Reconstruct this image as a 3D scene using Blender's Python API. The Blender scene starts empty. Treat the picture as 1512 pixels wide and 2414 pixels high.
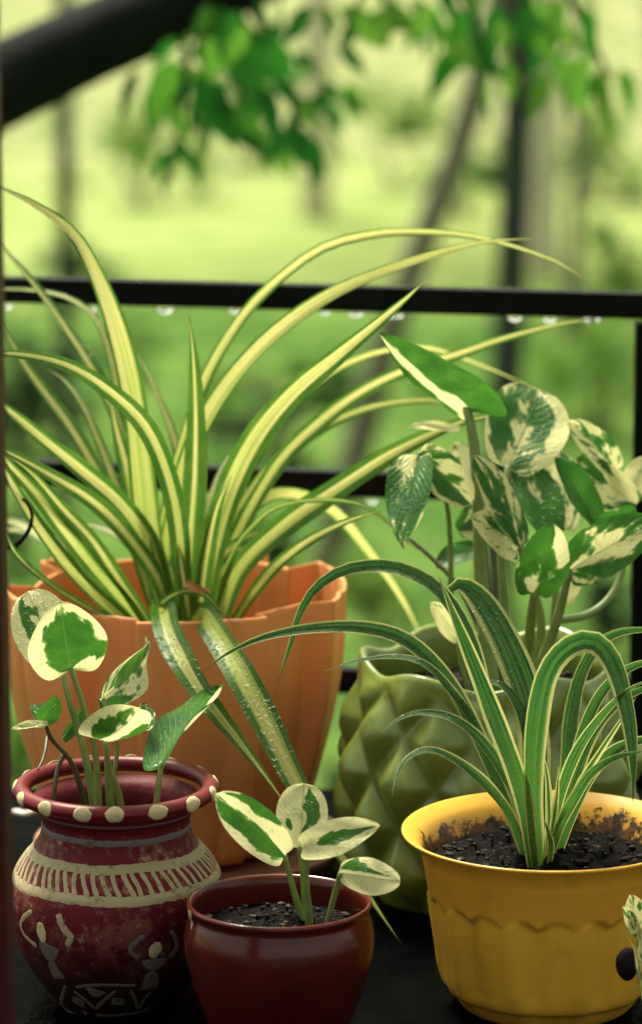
import bpy, bmesh, math, random
from mathutils import Vector, Matrix, Quaternion, noise
random.seed(7)
R = math.radians
SC = bpy.context.scene
COL = SC.collection

# ------------------------------------------------------------------ camera
CAM_H, PITCH, VFOV = 0.771, R(11.5), R(15.0)
IW, IH = 1512.0, 2414.0
FPX = (IH/2)/math.tan(VFOV/2)
cd = bpy.data.cameras.new('camera'); cam = bpy.data.objects.new('camera', cd); COL.objects.link(cam)
cam.location = (0, 0, CAM_H); cam.rotation_euler = (R(90)-PITCH, 0, 0)
cd.sensor_fit = 'VERTICAL'; cd.sensor_height = 36; cd.lens = 18/math.tan(VFOV/2)
cd.clip_start = 0.05; cd.clip_end = 2000
cd.dof.use_dof = True; cd.dof.focus_distance = 2.34; cd.dof.aperture_fstop = 6.6; cd.dof.aperture_blades = 0
SC.camera = cam
# ------------------------------------------------------------------ world, sun, exposure
SUN_EL, SUN_AZ = R(62), R(-28)      # azimuth clockwise from +Y: high, beyond the garden and to the left
W = bpy.data.worlds.new('World'); SC.world = W; W.use_nodes = True
nt = W.node_tree; nt.nodes.clear()
sky = nt.nodes.new('ShaderNodeTexSky'); sky.sky_type = 'NISHITA'; sky.sun_disc = False
sky.sun_elevation = SUN_EL; sky.sun_rotation = SUN_AZ; sky.air_density = 1.0; sky.dust_density = 4.0; sky.ozone_density = 0.6
hs = nt.nodes.new('ShaderNodeHueSaturation'); hs.inputs['Saturation'].default_value = 0.25
mx = nt.nodes.new('ShaderNodeMix'); mx.data_type = 'RGBA'; mx.blend_type = 'MULTIPLY'; mx.inputs[0].default_value = 1
mx.inputs[7].default_value = (1.0, 1.0, 0.82, 1)
bg = nt.nodes.new('ShaderNodeBackground'); bg.inputs['Strength'].default_value = 0.092
wo = nt.nodes.new('ShaderNodeOutputWorld')
nt.links.new(sky.outputs[0], hs.inputs['Color']); nt.links.new(hs.outputs[0], mx.inputs[6])
nt.links.new(mx.outputs[2], bg.inputs[0]); nt.links.new(bg.outputs[0], wo.inputs[0])
sd = bpy.data.lights.new('sun', 'SUN'); sd.energy = 2.8; sd.angle = R(14); sd.color = (1.0, 0.95, 0.76)
sun = bpy.data.objects.new('sun', sd); COL.objects.link(sun)
sdir = Vector((math.sin(SUN_AZ)*math.cos(SUN_EL), math.cos(SUN_AZ)*math.cos(SUN_EL), math.sin(SUN_EL)))
sun.rotation_euler = sdir.to_track_quat('Z', 'Y').to_euler()
SC.view_settings.view_transform = 'Standard'; SC.view_settings.look = 'None'
SC.view_settings.gamma = 1; SC.view_settings.use_curve_mapping = False
SC.view_settings.exposure = 1.55
SC.cycles.max_bounces = 8; SC.cycles.transparent_max_bounces = 8

# ------------------------------------------------------------------ helpers
FW = Vector((0, math.cos(PITCH), -math.sin(PITCH))); UP = Vector((0, math.sin(PITCH), math.cos(PITCH)))
CL = Vector((0, 0, CAM_H))
def ray(x, y): return Vector((1, 0, 0))*((x-IW/2)/FPX) + UP*(-(y-IH/2)/FPX) + FW
def P(x, y, Y):                       # world point seen at (x, y) at distance Y from the camera plane
    d = ray(x, y); return CL + d*(Y/d.y)
def S(px, Y): return px*Y/FPX/math.cos(PITCH)*0.985     # metres for a length of px at distance Y

def setp(o, **k):
    for a, b in k.items(): o[a] = b
    return o
def thing(name, label, cat, loc=(0, 0, 0), group=None):
    o = bpy.data.objects.new(name, None); COL.objects.link(o); o.location = loc; o.empty_display_size = 0.02
    o['label'] = label; o['category'] = cat
    if group: o['group'] = group
    return o
def tag(o, label, cat, group=None):
    o['label'] = label; o['category'] = cat
    if group: o['group'] = group
    return o
def mesh_obj(name, verts, faces, mat, parent=None, smooth=True, uvs=None, attr=None):
    me = bpy.data.meshes.new(name)
    if parent is not None:
        off = Vector(parent_world(parent)); verts = [Vector(v)-off for v in verts]
    me.from_pydata([tuple(v) for v in verts], [], faces); me.update()
    if smooth: me.polygons.foreach_set('use_smooth', [True]*len(me.polygons))
    if uvs:
        uv = me.uv_layers.new(name='UVMap')
        for l in me.loops: uv.data[l.index].uv = uvs[l.vertex_index]
    if attr:
        a = me.attributes.new('pat', 'FLOAT', 'POINT'); a.data.foreach_set('value', attr)
    me.materials.append(mat)
    o = bpy.data.objects.new(name, me); COL.objects.link(o)
    if parent is not None: o.parent = parent
    return o
def parent_world(p):
    l = Vector(p.location)
    while p.parent: p = p.parent; l += p.location
    return l
def recentre(o):                      # put a one-mesh thing's origin at the middle of its base
    vs = o.data.vertices; xs = [v.co for v in vs]
    c = Vector((sum(v.x for v in xs)/len(xs), sum(v.y for v in xs)/len(xs), min(v.z for v in xs)))
    for v in vs: v.co -= c
    o.location = c; return o
def catmull(pts, n):
    pts = [Vector(p) for p in pts]; out = []
    ext = [pts[0]*2-pts[1]] + pts + [pts[-1]*2-pts[-2]]
    cum = [0]
    for i in range(len(pts)-1): cum.append(cum[-1]+(pts[i+1]-pts[i]).length)
    for k in range(n):
        d = cum[-1]*k/(n-1); i = 0
        while i < len(pts)-2 and d > cum[i+1]: i += 1
        t = (d-cum[i])/max(1e-9, cum[i+1]-cum[i]); a, b, c, e = ext[i:i+4]
        out.append(0.5*((2*b)+(c-a)*t+(2*a-5*b+4*c-e)*t*t+(3*b-a-3*c+e)*t**3))
    return out
def tube(name, pts, r0, r1, mat, parent=None, n=20, seg=8, wob=0.0, caps=True):
    c = catmull(pts, n); vs, fs, uv = [], [], []
    ref = Vector((0.3, 0.2, 1)).normalized()
    for i, p in enumerate(c):
        t = (c[min(i+1, n-1)]-c[max(i-1, 0)]).normalized()
        a = t.cross(ref)
        if a.length < 1e-3: a = t.cross(Vector((1, 0, 0)))
        a.normalize(); b = t.cross(a); f = i/(n-1); r = r0+(r1-r0)*f
        for k in range(seg):
            an = 2*math.pi*k/seg; rr = r*(1+wob*noise.noise(Vector((k*1.3, i*0.6, r0*991))))
            vs.append(p+(a*math.cos(an)+b*math.sin(an))*rr); uv.append((k/seg, f))
    for i in range(n-1):
        for k in range(seg):
            fs.append((i*seg+k, i*seg+(k+1) % seg, (i+1)*seg+(k+1) % seg, (i+1)*seg+k))
    if caps: fs += [tuple(range(seg))[::-1], tuple((n-1)*seg+k for k in range(seg))]
    return mesh_obj(name, vs, fs, mat, parent, uvs=uv)
def box(name, x0, x1, y0, y1, z0, z1, mat, parent=None, bev=0.003, rot=None, loc=None):
    bm = bmesh.new(); bmesh.ops.create_cube(bm, size=1)
    c = Vector(((x0+x1)/2, (y0+y1)/2, (z0+z1)/2))
    for v in bm.verts: v.co = Vector((v.co.x*(x1-x0), v.co.y*(y1-y0), v.co.z*(z1-z0)))
    if bev: bmesh.ops.bevel(bm, geom=bm.edges[:], offset=bev, segments=2, affect='EDGES', profile=0.7)
    me = bpy.data.meshes.new(name); bm.to_mesh(me); bm.free(); me.materials.append(mat)
    o = bpy.data.objects.new(name, me); COL.objects.link(o); o.location = c
    if rot: o.rotation_euler = rot
    if parent: o.parent = parent; o.location = c-parent_world(parent)
    return o
def lathe(name, prof, cx, cy, mat, parent, n=96, mod=None, closed_bottom=True):
    """prof: (r, z) from the outside bottom up over the lip and down the inside; mod(theta, z, r, i) -> (r, z)"""
    vs, fs = [], []
    m = len(prof)
    for i, (r, z) in enumerate(prof):
        for k in range(n):
            th = 2*math.pi*k/n; rr, zz = (r, z) if mod is None else mod(th, z, r, i)
            vs.append(Vector((cx+rr*math.cos(th), cy+rr*math.sin(th), zz)))
    for i in range(m-1):
        for k in range(n): fs.append((i*n+k, i*n+(k+1) % n, (i+1)*n+(k+1) % n, (i+1)*n+k))
    if closed_bottom: fs.append(tuple(range(n))[::-1])
    return mesh_obj(name, vs, fs, mat, parent)
def densify(prof, step):
    out = [prof[0]]
    for a, b in zip(prof, prof[1:]):
        k = max(1, int(math.hypot(b[0]-a[0], b[1]-a[1])/step))
        for j in range(1, k+1): out.append((a[0]+(b[0]-a[0])*j/k, a[1]+(b[1]-a[1])*j/k))
    return out
def smoothprof(prof, n):
    return [(p.x, p.y) for p in catmull([(r, z, 0) for r, z in prof], n)]

# ------------------------------------------------------------------ materials
class M:
    def __init__(s, name):
        s.m = bpy.data.materials.new(name); s.m.use_nodes = True; s.t = s.m.node_tree; s.t.nodes.clear()
        s.out = s.n('ShaderNodeOutputMaterial'); s.b = s.n('ShaderNodeBsdfPrincipled'); s.l(s.b.outputs[0], s.out.inputs[0])
    def n(s, t, **k):
        x = s.t.nodes.new(t)
        for a, b in k.items(): setattr(x, a, b)
        return x
    def l(s, a, b): s.t.links.new(a, b)
    def set(s, **k):
        for a, v in k.items():
            i = s.b.inputs[a.replace('_', ' ')]
            if hasattr(v, 'is_linked') or isinstance(v, bpy.types.NodeSocket): s.l(v, i)
            else: i.default_value = (*v, 1) if isinstance(v, tuple) and len(v) == 3 else v
        return s
    def noise(s, scale, detail=4, rough=0.6, vec=None, dim='3D', dist=0.0, w=None):
        x = s.n('ShaderNodeTexNoise', noise_dimensions=dim); x.inputs['Scale'].default_value = scale
        x.inputs['Detail'].default_value = detail; x.inputs['Roughness'].default_value = rough; x.inputs['Distortion'].default_value = dist
        if vec is not None: s.l(vec, x.inputs['Vector'])
        if w is not None: s.l(w, x.inputs['W'])
        return x.outputs['Fac']
    def math(s, op, a, b=None, c=None, clamp=False):
        x = s.n('ShaderNodeMath', operation=op, use_clamp=clamp)
        for i, v in enumerate((a, b, c)):
            if v is None: continue
            if isinstance(v, (int, float)): x.inputs[i].default_value = v
            else: s.l(v, x.inputs[i])
        return x.outputs[0]
    def ramp(s, fac, stops, interp='LINEAR'):
        x = s.n('ShaderNodeValToRGB'); e = x.color_ramp.elements; x.color_ramp.interpolation = interp
        while len(e) > 1: e.remove(e[0])
        for i, (p, c) in enumerate(stops):
            el = e[0] if i == 0 else e.new(p)
            el.position = p; el.color = (*c, 1) if len(c) == 3 else c
        s.l(fac, x.inputs[0]); return x.outputs[0]
    def mix(s, f, a, b, mode='MIX'):
        x = s.n('ShaderNodeMix', data_type='RGBA', blend_type=mode)
        for i, v in ((0, f), (6, a), (7, b)):
            if isinstance(v, (int, float)): x.inputs[i].default_value = v
            elif isinstance(v, tuple): x.inputs[i].default_value = (*v, 1)
            else: s.l(v, x.inputs[i])
        return x.outputs[2]
    def map(s, val, a, b, c=0.0, d=1.0):
        x = s.n('ShaderNodeMapRange'); x.inputs[1].default_value = a; x.inputs[2].default_value = b
        x.inputs[3].default_value = c; x.inputs[4].default_value = d; s.l(val, x.inputs[0]); return x.outputs[0]
    def bump(s, h, strength=0.3, dist=0.002, nrm=None):
        x = s.n('ShaderNodeBump'); x.inputs['Strength'].default_value = strength; x.inputs['Distance'].default_value = dist
        s.l(h, x.inputs['Height'])
        if nrm is not None: s.l(nrm, x.inputs['Normal'])
        s.l(x.outputs[0], s.b.inputs['Normal']); return x.outputs[0]
    def obj(s): return s.n('ShaderNodeTexCoord').outputs['Object']
    def uv(s): return s.n('ShaderNodeTexCoord').outputs['UV']
    def prop(s, name): return s.n('ShaderNodeAttribute', attribute_type='OBJECT', attribute_name=name).outputs['Fac']
    def attr(s, name): return s.n('ShaderNodeAttribute', attribute_type='GEOMETRY', attribute_name=name).outputs['Fac']
    def translucent(s, col, f):
        t = s.n('ShaderNodeBsdfTranslucent'); s.l(col, t.inputs[0]); x = s.n('ShaderNodeMixShader'); x.inputs[0].default_value = f
        s.l(s.b.outputs[0], x.inputs[1]); s.l(t.outputs[0], x.inputs[2]); s.l(x.outputs[0], s.out.inputs[0])

def blade_mat(name, inner, streak, margin, edge_dark, wet):
    """strap leaf: inner colour inside |u| < cream, margin colour outside; lengthwise streaks"""
    a = M(name); uv = a.uv(); sx = a.n('ShaderNodeSeparateXYZ'); a.l(uv, sx.inputs[0])
    u = a.math('SUBTRACT', a.math('MULTIPLY', sx.outputs[0], 2.0), 1.0)
    seed = a.prop('seed')
    cv = a.n('ShaderNodeCombineXYZ'); a.l(a.math('MULTIPLY', u, 3.2), cv.inputs[0]); a.l(a.math('MULTIPLY', sx.outputs[1], 0.5), cv.inputs[1]); a.l(a.math('MULTIPLY', seed, 17.3), cv.inputs[2])
    st = a.noise(2.3, 5, 0.75, cv.outputs[0])
    cf = a.n('ShaderNodeCombineXYZ'); a.l(a.math('MULTIPLY', u, 16.0), cf.inputs[0]); a.l(a.math('MULTIPLY', sx.outputs[1], 1.1), cf.inputs[1]); a.l(seed, cf.inputs[2])
    fine = a.noise(1.0, 3, 0.6, cf.outputs[0])
    au = a.math('ABSOLUTE', a.math('ADD', u, a.math('MULTIPLY', a.math('SUBTRACT', seed, 0.5), 0.16)))
    d = a.math('SUBTRACT', a.prop('cream'), a.math('ADD', au, a.math('MULTIPLY', a.math('SUBTRACT', st, 0.5), 0.5)))
    m1 = a.map(d, -0.03, 0.05)
    inn = a.mix(a.map(st, 0.46, 0.60), inner, streak)
    lo = a.map(sx.outputs[1], 0.10, 0.55, 0.8, 0.0); inn = a.mix(lo, inn, streak)
    mar = a.mix(a.map(fine, 0.35, 0.7), margin, edge_dark)
    col = a.mix(m1, mar, inn)
    col = a.mix(a.map(fine, 0.35, 0.7, 0.0, 0.30), col, a.mix(0.5, col, (0.03, 0.09, 0.01)))
    blot = a.noise(34, 3, 0.6, a.obj())
    col = a.mix(a.map(blot, 0.4, 0.75, 0, 0.35), col, a.mix(0.55, col, streak))
    fl_ = a.math('MULTIPLY', a.map(a.noise(75, 3, 0.6, a.obj()), 0.68, 0.74), 0.55); col = a.mix(fl_, col, (0.16, 0.085, 0.02))
    # brown dry tip
    tip = a.map(a.math('ADD', sx.outputs[1], a.math('MULTIPLY', fine, 0.02)), 0.975, 1.0)
    col = a.mix(a.math('MULTIPLY', tip, a.prop('drytip')), col, (0.13, 0.05, 0.015))
    drop = a.noise(420, 2, 0.5, a.obj()); ribs = a.math('MULTIPLY', fine, 0.6)
    h = a.math('ADD', ribs, a.math('MULTIPLY', a.map(drop, 0.57, 0.68), wet))
    a.bump(h, 0.75, 0.0014)
    a.set(Base_Color=col, Roughness=a.map(a.noise(60, 3, 0.6, a.obj()), 0.35, 0.65, 0.17, 0.46), Specular_IOR_Level=0.6)
    a.translucent(col, 0.46); return a.m
MB_GOLD = blade_mat('leaf_gold_striped', (0.86, 0.75, 0.29), (0.33, 0.46, 0.07), (0.070, 0.20, 0.02), (0.026, 0.10, 0.014), 0.9)
MB_GREEN = blade_mat('leaf_green_pale_edged', (0.011, 0.062, 0.012), (0.085, 0.23, 0.04), (0.66, 0.62, 0.25), (0.30, 0.38, 0.10), 1.4)

def varieg_mat(name, cream, sage, green, deep, trans=0.4):
    a = M(name); o = a.obj(); uv = a.uv(); sx = a.n('ShaderNodeSeparateXYZ'); a.l(uv, sx.inputs[0])
    n1 = a.noise(150, 4, 0.65, o); n2 = a.noise(420, 2, 0.6, o)
    p = a.math('ADD', a.attr('pat'), a.math('ADD', a.math('MULTIPLY', a.math('SUBTRACT', n1, 0.5), 0.8), a.math('MULTIPLY', a.math('SUBTRACT', n2, 0.5), 0.25)))
    sub = a.noise(55, 3, 0.6, o)
    g = a.mix(a.map(sub, 0.35, 0.65), green, deep)
    sp = a.map(a.noise(110, 4, 0.7, o), 0.60, 0.68)
    c = a.mix(a.math('MULTIPLY', sp, 0.55), cream, sage)
    c = a.mix(a.map(sub, 0.3, 0.75, 0, 0.5), c, (0.50, 0.52, 0.20))
    col = a.mix(a.map(p, -0.05, 0.06), c, a.mix(a.map(p, 0.03, 0.34), sage, g))
    # veins: chevrons off the midrib
    av = a.math('ABSOLUTE', sx.outputs[1])
    ph = a.math('SUBTRACT', a.math('MULTIPLY', sx.outputs[0], 11.0), a.math('MULTIPLY', av, 4.5))
    vein = a.math('PINGPONG', ph, 0.5); vm = a.map(vein, 0.0, 0.10, 1.0, 0.0)
    mid = a.map(av, 0.0, 0.035, 1.0, 0.0)
    col = a.mix(a.math('MULTIPLY', vm, 0.34), col, a.mix(0.5, col, (0.02, 0.07, 0.01)))
    col = a.mix(a.math('MULTIPLY', mid, 0.7), col, (0.10, 0.19, 0.04))
    drop = a.noise(380, 2, 0.5, o)
    h = a.math('ADD', a.math('SUBTRACT', a.math('MULTIPLY', a.map(drop, 0.58, 0.68), 0.8), a.math('MULTIPLY', mid, 0.8)),
               a.math('ADD', a.math('MULTIPLY', vm, -0.35), a.math('MULTIPLY', a.noise(70, 3, 0.6, o), 1.5)))
    a.bump(h, 0.5, 0.0013)
    a.set(Base_Color=col, Roughness=a.map(sub, 0.35, 0.65, 0.24, 0.46), Specular_IOR_Level=0.35)
    a.translucent(col, trans); return a.m
MV = varieg_mat('leaf_marbled', (0.80, 0.74, 0.36), (0.22, 0.33, 0.11), (0.055, 0.18, 0.022), (0.025, 0.11, 0.016))
MVG = varieg_mat('leaf_green_white_edged', (0.82, 0.77, 0.42), (0.20, 0.34, 0.09), (0.06, 0.19, 0.02), (0.03, 0.12, 0.016), 0.42)

def stem_mat(name, c1, c2):
    a = M(name); a.set(Base_Color=a.mix(a.map(a.noise(70, 4, 0.6, a.obj()), 0.35, 0.7), c1, c2), Roughness=0.42)
    a.bump(a.noise(240, 3, 0.6, a.obj()), 0.25, 0.001); return a.m
M_STEM = stem_mat('stem_green', (0.12, 0.19, 0.04), (0.22, 0.27, 0.08))
M_STEMB = stem_mat('stem_brown', (0.05, 0.045, 0.02), (0.10, 0.10, 0.04))

def soil_mat():
    a = M('wet_soil'); n1 = a.noise(120, 6, 0.7, a.obj())
    a.set(Base_Color=a.ramp(n1, [(0.3, (0.0008, 0.0008, 0.0007)), (0.58, (0.0026, 0.0021, 0.0016)), (0.68, (0.012, 0.010, 0.008)), (0.76, (0.05, 0.042, 0.03))]), Roughness=0.7, Specular_IOR_Level=0.06)
    a.bump(n1, 0.9, 0.004); return a.m
M_SOIL = soil_mat()
a = M('soil_crumb'); n_ = a.noise(160, 2, 0.5, a.obj()); a.set(Base_Color=a.ramp(n_, [(0.35, (0.002, 0.0015, 0.001)), (0.52, (0.012, 0.008, 0.005)), (0.64, (0.035, 0.023, 0.014)), (0.74, (0.13, 0.10, 0.07))]), Roughness=0.7, Specular_IOR_Level=0.15); M_CRUMB = a.m

def orange_mat():
    a = M('orange_plastic'); o = a.obj(); n1 = a.noise(9, 5, 0.65, o); n2 = a.noise(260, 2, 0.5, o)
    z = a.n('ShaderNodeSeparateXYZ'); a.l(o, z.inputs[0])
    col = a.mix(a.map(n1, 0.3, 0.7), (0.84, 0.34, 0.115), (0.78, 0.29, 0.09))
    foot_shade = a.math('MULTIPLY', a.map(z.outputs[2], 0.0, 0.16, 1.0, 0.0), a.map(a.noise(16, 6, 0.7, o), 0.35, 0.65))  # shadow at the planter's foot put into the colour, broken up by noise
    col = a.mix(a.math('MULTIPLY', foot_shade, 0.55), col, (0.13, 0.055, 0.02))
    a.set(Base_Color=col, Roughness=0.48, Specular_IOR_Level=0.4)
    a.bump(n2, 0.08, 0.001); a.translucent(col, 0.12); return a.m
M_ORANGE = orange_mat()

def yellow_mat():
    a = M('yellow_plastic'); o = a.obj(); n1 = a.noise(14, 5, 0.65, o)
    sx = a.n('ShaderNodeSeparateXYZ'); a.l(o, sx.inputs[0])
    rr = a.math('SQRT', a.math('ADD', a.math('MULTIPLY', sx.outputs[0], sx.outputs[0]), a.math('MULTIPLY', sx.outputs[1], sx.outputs[1])))
    col = a.mix(a.map(n1, 0.3, 0.7), (0.82, 0.46, 0.05), (0.77, 0.42, 0.045))
    # orange band under the lip: the lip's shade put into the colour
    bandm = a.math('MULTIPLY', a.map(sx.outputs[2], 0.066, 0.078), a.map(sx.outputs[2], 0.098, 0.103, 1.0, 0.0))
    col = a.mix(a.math('MULTIPLY', bandm, 0.5), col, (0.62, 0.25, 0.03))
    # splashed soil inside, above the soil line
    ins = a.attr('pat')
    dirt = a.math('MULTIPLY', ins, a.map(a.math('SUBTRACT', a.noise(42, 6, 0.75, o), a.map(sx.outputs[2], 0.089, 0.109, 0.0, 0.30)), 0.33, 0.38))
    col = a.mix(dirt, col, a.mix(a.map(a.noise(90, 4, 0.7, o), 0.42, 0.58), (0.16, 0.065, 0.012), (0.018, 0.011, 0.006)))
    vo = a.n('ShaderNodeTexVoronoi'); vo.inputs['Scale'].default_value = 38; a.l(o, vo.inputs['Vector'])
    spk = a.math('MULTIPLY', a.map(vo.outputs['Distance'], 0.04, 0.10, 1.0, 0.0), a.map(a.noise(25, 2, 0.5, o), 0.56, 0.6))
    col = a.mix(a.math('MULTIPLY', spk, 0.8), col, (0.05, 0.03, 0.01))
    sm = a.map(a.noise(30, 5, 0.7, o), 0.55, 0.72); col = a.mix(a.math('MULTIPLY', sm, 0.35), col, (0.30, 0.15, 0.02))
    a.set(Base_Color=col, Roughness=0.38, Specular_IOR_Level=0.45)
    a.bump(a.noise(120, 3, 0.6, o), 0.10, 0.001); a.translucent(col, 0.10); return a.m
M_YELLOW = yellow_mat()

def urn_mat():
    a = M('painted_clay_maroon'); o = a.obj()
    n1 = a.noise(26, 6, 0.7, o, dist=0.4); n2 = a.noise(150, 5, 0.7, o); n3 = a.noise(9, 4, 0.6, o)
    sx = a.n('ShaderNodeSeparateXYZ'); a.l(o, sx.inputs[0])
    col = a.mix(a.map(n3, 0.35, 0.65), (0.12, 0.004, 0.010), (0.055, 0.003, 0.006))
    belly = a.math('MULTIPLY', a.map(sx.outputs[2], 0.012, 0.07), a.map(sx.outputs[2], 0.112, 0.118, 1.0, 0.0))
    wear = a.math('MULTIPLY', a.map(a.math('ADD', n1, a.math('MULTIPLY', a.math('SUBTRACT', n2, 0.5), 0.9)), 0.48, 0.58), belly)
    col = a.mix(a.math('MULTIPLY', wear, 0.75), col, (0.17, 0.062, 0.04))
    chip = a.math('MULTIPLY', a.map(n2, 0.59, 0.64), a.math('MULTIPLY', belly, a.map(n1, 0.42, 0.56)))
    col = a.mix(a.math('MULTIPLY', chip, 0.8), col, (0.36, 0.25, 0.18))
    blk = a.math('MULTIPLY', a.map(a.math('ADD', sx.outputs[2], a.math('MULTIPLY', n1, 0.06)), 0.055, 0.095, 1.0, 0.0), 0.85)  # black grime at the foot, carried higher to paint in the shade there
    col = a.mix(blk, col, (0.008, 0.006, 0.007))
    a.set(Base_Color=col, Roughness=a.map(n1, 0.3, 0.7, 0.45, 0.7), Specular_IOR_Level=0.2)
    a.bump(a.math('ADD', n2, n1), 0.45, 0.0014); return a.m
M_URN = urn_mat()
def paint_mat(name, c1, c2):
    a = M(name); o = a.obj(); n = a.noise(170, 5, 0.7, o)
    a.set(Base_Color=a.ramp(n, [(0.3, c2), (0.45, c1), (0.66, c1), (0.75, c2)]), Roughness=0.7); a.bump(n, 0.6, 0.001); return a.m
M_CREAM = paint_mat('cream_paint', (0.50, 0.42, 0.23), (0.28, 0.22, 0.11))
M_BUFF = paint_mat('aged_cream_paint', (0.33, 0.275, 0.15), (0.12, 0.08, 0.04))
M_GREYP = paint_mat('faded_grey_paint', (0.13, 0.105, 0.10), (0.05, 0.035, 0.035))
M_DIM = paint_mat('worn_grey_paint', (0.11, 0.095, 0.075), (0.03, 0.024, 0.02))
def red_mat():
    a = M('glazed_red_clay'); o = a.obj(); n = a.noise(20, 5, 0.7, o)
    sx = a.n('ShaderNodeSeparateXYZ'); a.l(o, sx.inputs[0])
    col = a.mix(a.map(n, 0.35, 0.7), (0.085, 0.011, 0.006), (0.042, 0.008, 0.005))
    a.set(Base_Color=col, Roughness=a.map(n, 0.3, 0.7, 0.14, 0.24), Specular_IOR_Level=0.3, Coat_Weight=0.1, Coat_Roughness=0.1)
    a.bump(a.noise(60, 3, 0.5, o), 0.12, 0.0015); return a.m
M_RED = red_mat()
def green_mat():
    a = M('olive_glaze'); o = a.obj(); n = a.noise(24, 5, 0.65, o)
    sx = a.n('ShaderNodeSeparateXYZ'); a.l(o, sx.inputs[0])
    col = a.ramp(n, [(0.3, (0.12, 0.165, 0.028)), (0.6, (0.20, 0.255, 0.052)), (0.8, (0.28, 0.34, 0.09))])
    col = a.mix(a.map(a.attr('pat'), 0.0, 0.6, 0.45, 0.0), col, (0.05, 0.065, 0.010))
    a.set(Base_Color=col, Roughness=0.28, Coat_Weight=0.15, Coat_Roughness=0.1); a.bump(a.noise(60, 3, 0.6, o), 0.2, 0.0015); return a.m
M_OLIVE = green_mat()
def iron_mat():
    a = M('wet_black_iron'); o = a.obj(); n = a.noise(300, 3, 0.6, o); n2 = a.noise(40, 4, 0.6, o)
    n3 = a.noise(70, 5, 0.7, o)
    a.set(Base_Color=a.mix(a.map(n3, 0.62, 0.70), a.mix(a.map(n2, 0.5, 0.75), (0.0016, 0.0026, 0.0028), (0.005, 0.006, 0.006)), (0.022, 0.010, 0.005)), Roughness=a.map(n2, 0.3, 0.7, 0.25, 0.5), Specular_IOR_Level=0.10)
    a.bump(a.map(n, 0.55, 0.7), 0.5, 0.001); return a.m
M_IRON = iron_mat()
def plain(name, c1, c2, scale=40, rough=0.6, bump=0.2, **k):
    a = M(name); n = a.noise(scale, 5, 0.65, a.obj())
    a.set(Base_Color=a.mix(a.map(n, 0.35, 0.7), c1, c2), Roughness=rough, **k); a.bump(n, bump, 0.003); return a.m
M_FRAME = plain('brown_red_paint', (0.05, 0.008, 0.005), (0.02, 0.006, 0.005), 25, 0.6, Specular_IOR_Level=0.1)
def ledge_mat():
    a = M('wet_black_stone'); o = a.obj(); n = a.noise(14, 6, 0.65, o); n2 = a.noise(90, 4, 0.7, o)
    a.set(Base_Color=a.mix(a.map(n, 0.35, 0.7), (0.0008, 0.0011, 0.0012), (0.0028, 0.0032, 0.0032)), Roughness=a.map(n, 0.42, 0.6, 0.2, 0.5), Specular_IOR_Level=0.004)
    a.bump(a.math('ADD', n2, a.math('MULTIPLY', n, 2.0)), 0.25, 0.004); return a.m
M_LEDGE = ledge_mat()
M_WALL = plain('dark_plaster', (0.10, 0.095, 0.085), (0.07, 0.07, 0.06), 12, 0.8)
M_BARK = plain('dark_wet_bark', (0.003, 0.005, 0.005), (0.008, 0.010, 0.009), 22, 0.85, 0.8, Specular_IOR_Level=0.15)
M_BARKG = plain('grey_brown_bark', (0.11, 0.10, 0.068), (0.18, 0.16, 0.11), 10, 0.85, 0.8)
M_BARKD = plain('dark_green_bark', (0.014, 0.022, 0.017), (0.03, 0.04, 0.028), 10, 0.85, 0.8)
M_BARKP = plain('pale_bark', (0.52, 0.47, 0.34), (0.42, 0.38, 0.26), 8, 0.85, 0.5)
def leafm(name, c1, c2, tr=0.4):
    a = M(name); n = a.noise(3.0, 2, 0.5, a.n('ShaderNodeNewGeometry').outputs['Position'])
    col = a.mix(a.map(n, 0.35, 0.65), c1, c2); a.set(Base_Color=col, Roughness=0.5, Specular_IOR_Level=0.15); a.translucent(col, tr); return a.m
M_TLEAF = leafm('tree_leaf_green', (0.014, 0.095, 0.012), (0.03, 0.16, 0.016), 0.5)
M_TLEAFL = leafm('tree_leaf_light_green', (0.07, 0.21, 0.02), (0.13, 0.28, 0.035), 0.5)
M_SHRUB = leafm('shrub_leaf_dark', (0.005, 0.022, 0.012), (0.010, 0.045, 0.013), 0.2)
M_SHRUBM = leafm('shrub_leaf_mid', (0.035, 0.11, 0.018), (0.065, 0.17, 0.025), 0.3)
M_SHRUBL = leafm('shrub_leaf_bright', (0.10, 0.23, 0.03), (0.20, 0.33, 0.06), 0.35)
def lawn_mat():
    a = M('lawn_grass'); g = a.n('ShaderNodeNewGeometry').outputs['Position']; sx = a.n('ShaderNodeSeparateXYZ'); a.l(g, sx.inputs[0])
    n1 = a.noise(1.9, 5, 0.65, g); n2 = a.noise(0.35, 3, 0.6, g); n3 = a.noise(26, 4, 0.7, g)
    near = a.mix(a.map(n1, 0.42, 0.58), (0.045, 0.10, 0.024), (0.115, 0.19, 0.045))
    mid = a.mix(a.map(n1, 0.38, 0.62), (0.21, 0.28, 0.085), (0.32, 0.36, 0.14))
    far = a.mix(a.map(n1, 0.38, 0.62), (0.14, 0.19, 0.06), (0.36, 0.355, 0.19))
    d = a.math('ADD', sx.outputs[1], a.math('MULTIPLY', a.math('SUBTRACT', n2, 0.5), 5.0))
    col = a.mix(a.map(d, 24.5, 28.0), near, mid); col = a.mix(a.map(d, 31.0, 36.0), col, far)  # zones by distance: near shade and far haze put into the lawn colour
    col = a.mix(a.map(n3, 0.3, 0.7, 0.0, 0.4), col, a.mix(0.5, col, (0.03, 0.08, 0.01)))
    a.set(Base_Color=col, Roughness=0.9, Specular_IOR_Level=0.0); a.bump(n3, 0.6, 0.05); return a.m
M_LAWN = lawn_mat()
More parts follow.
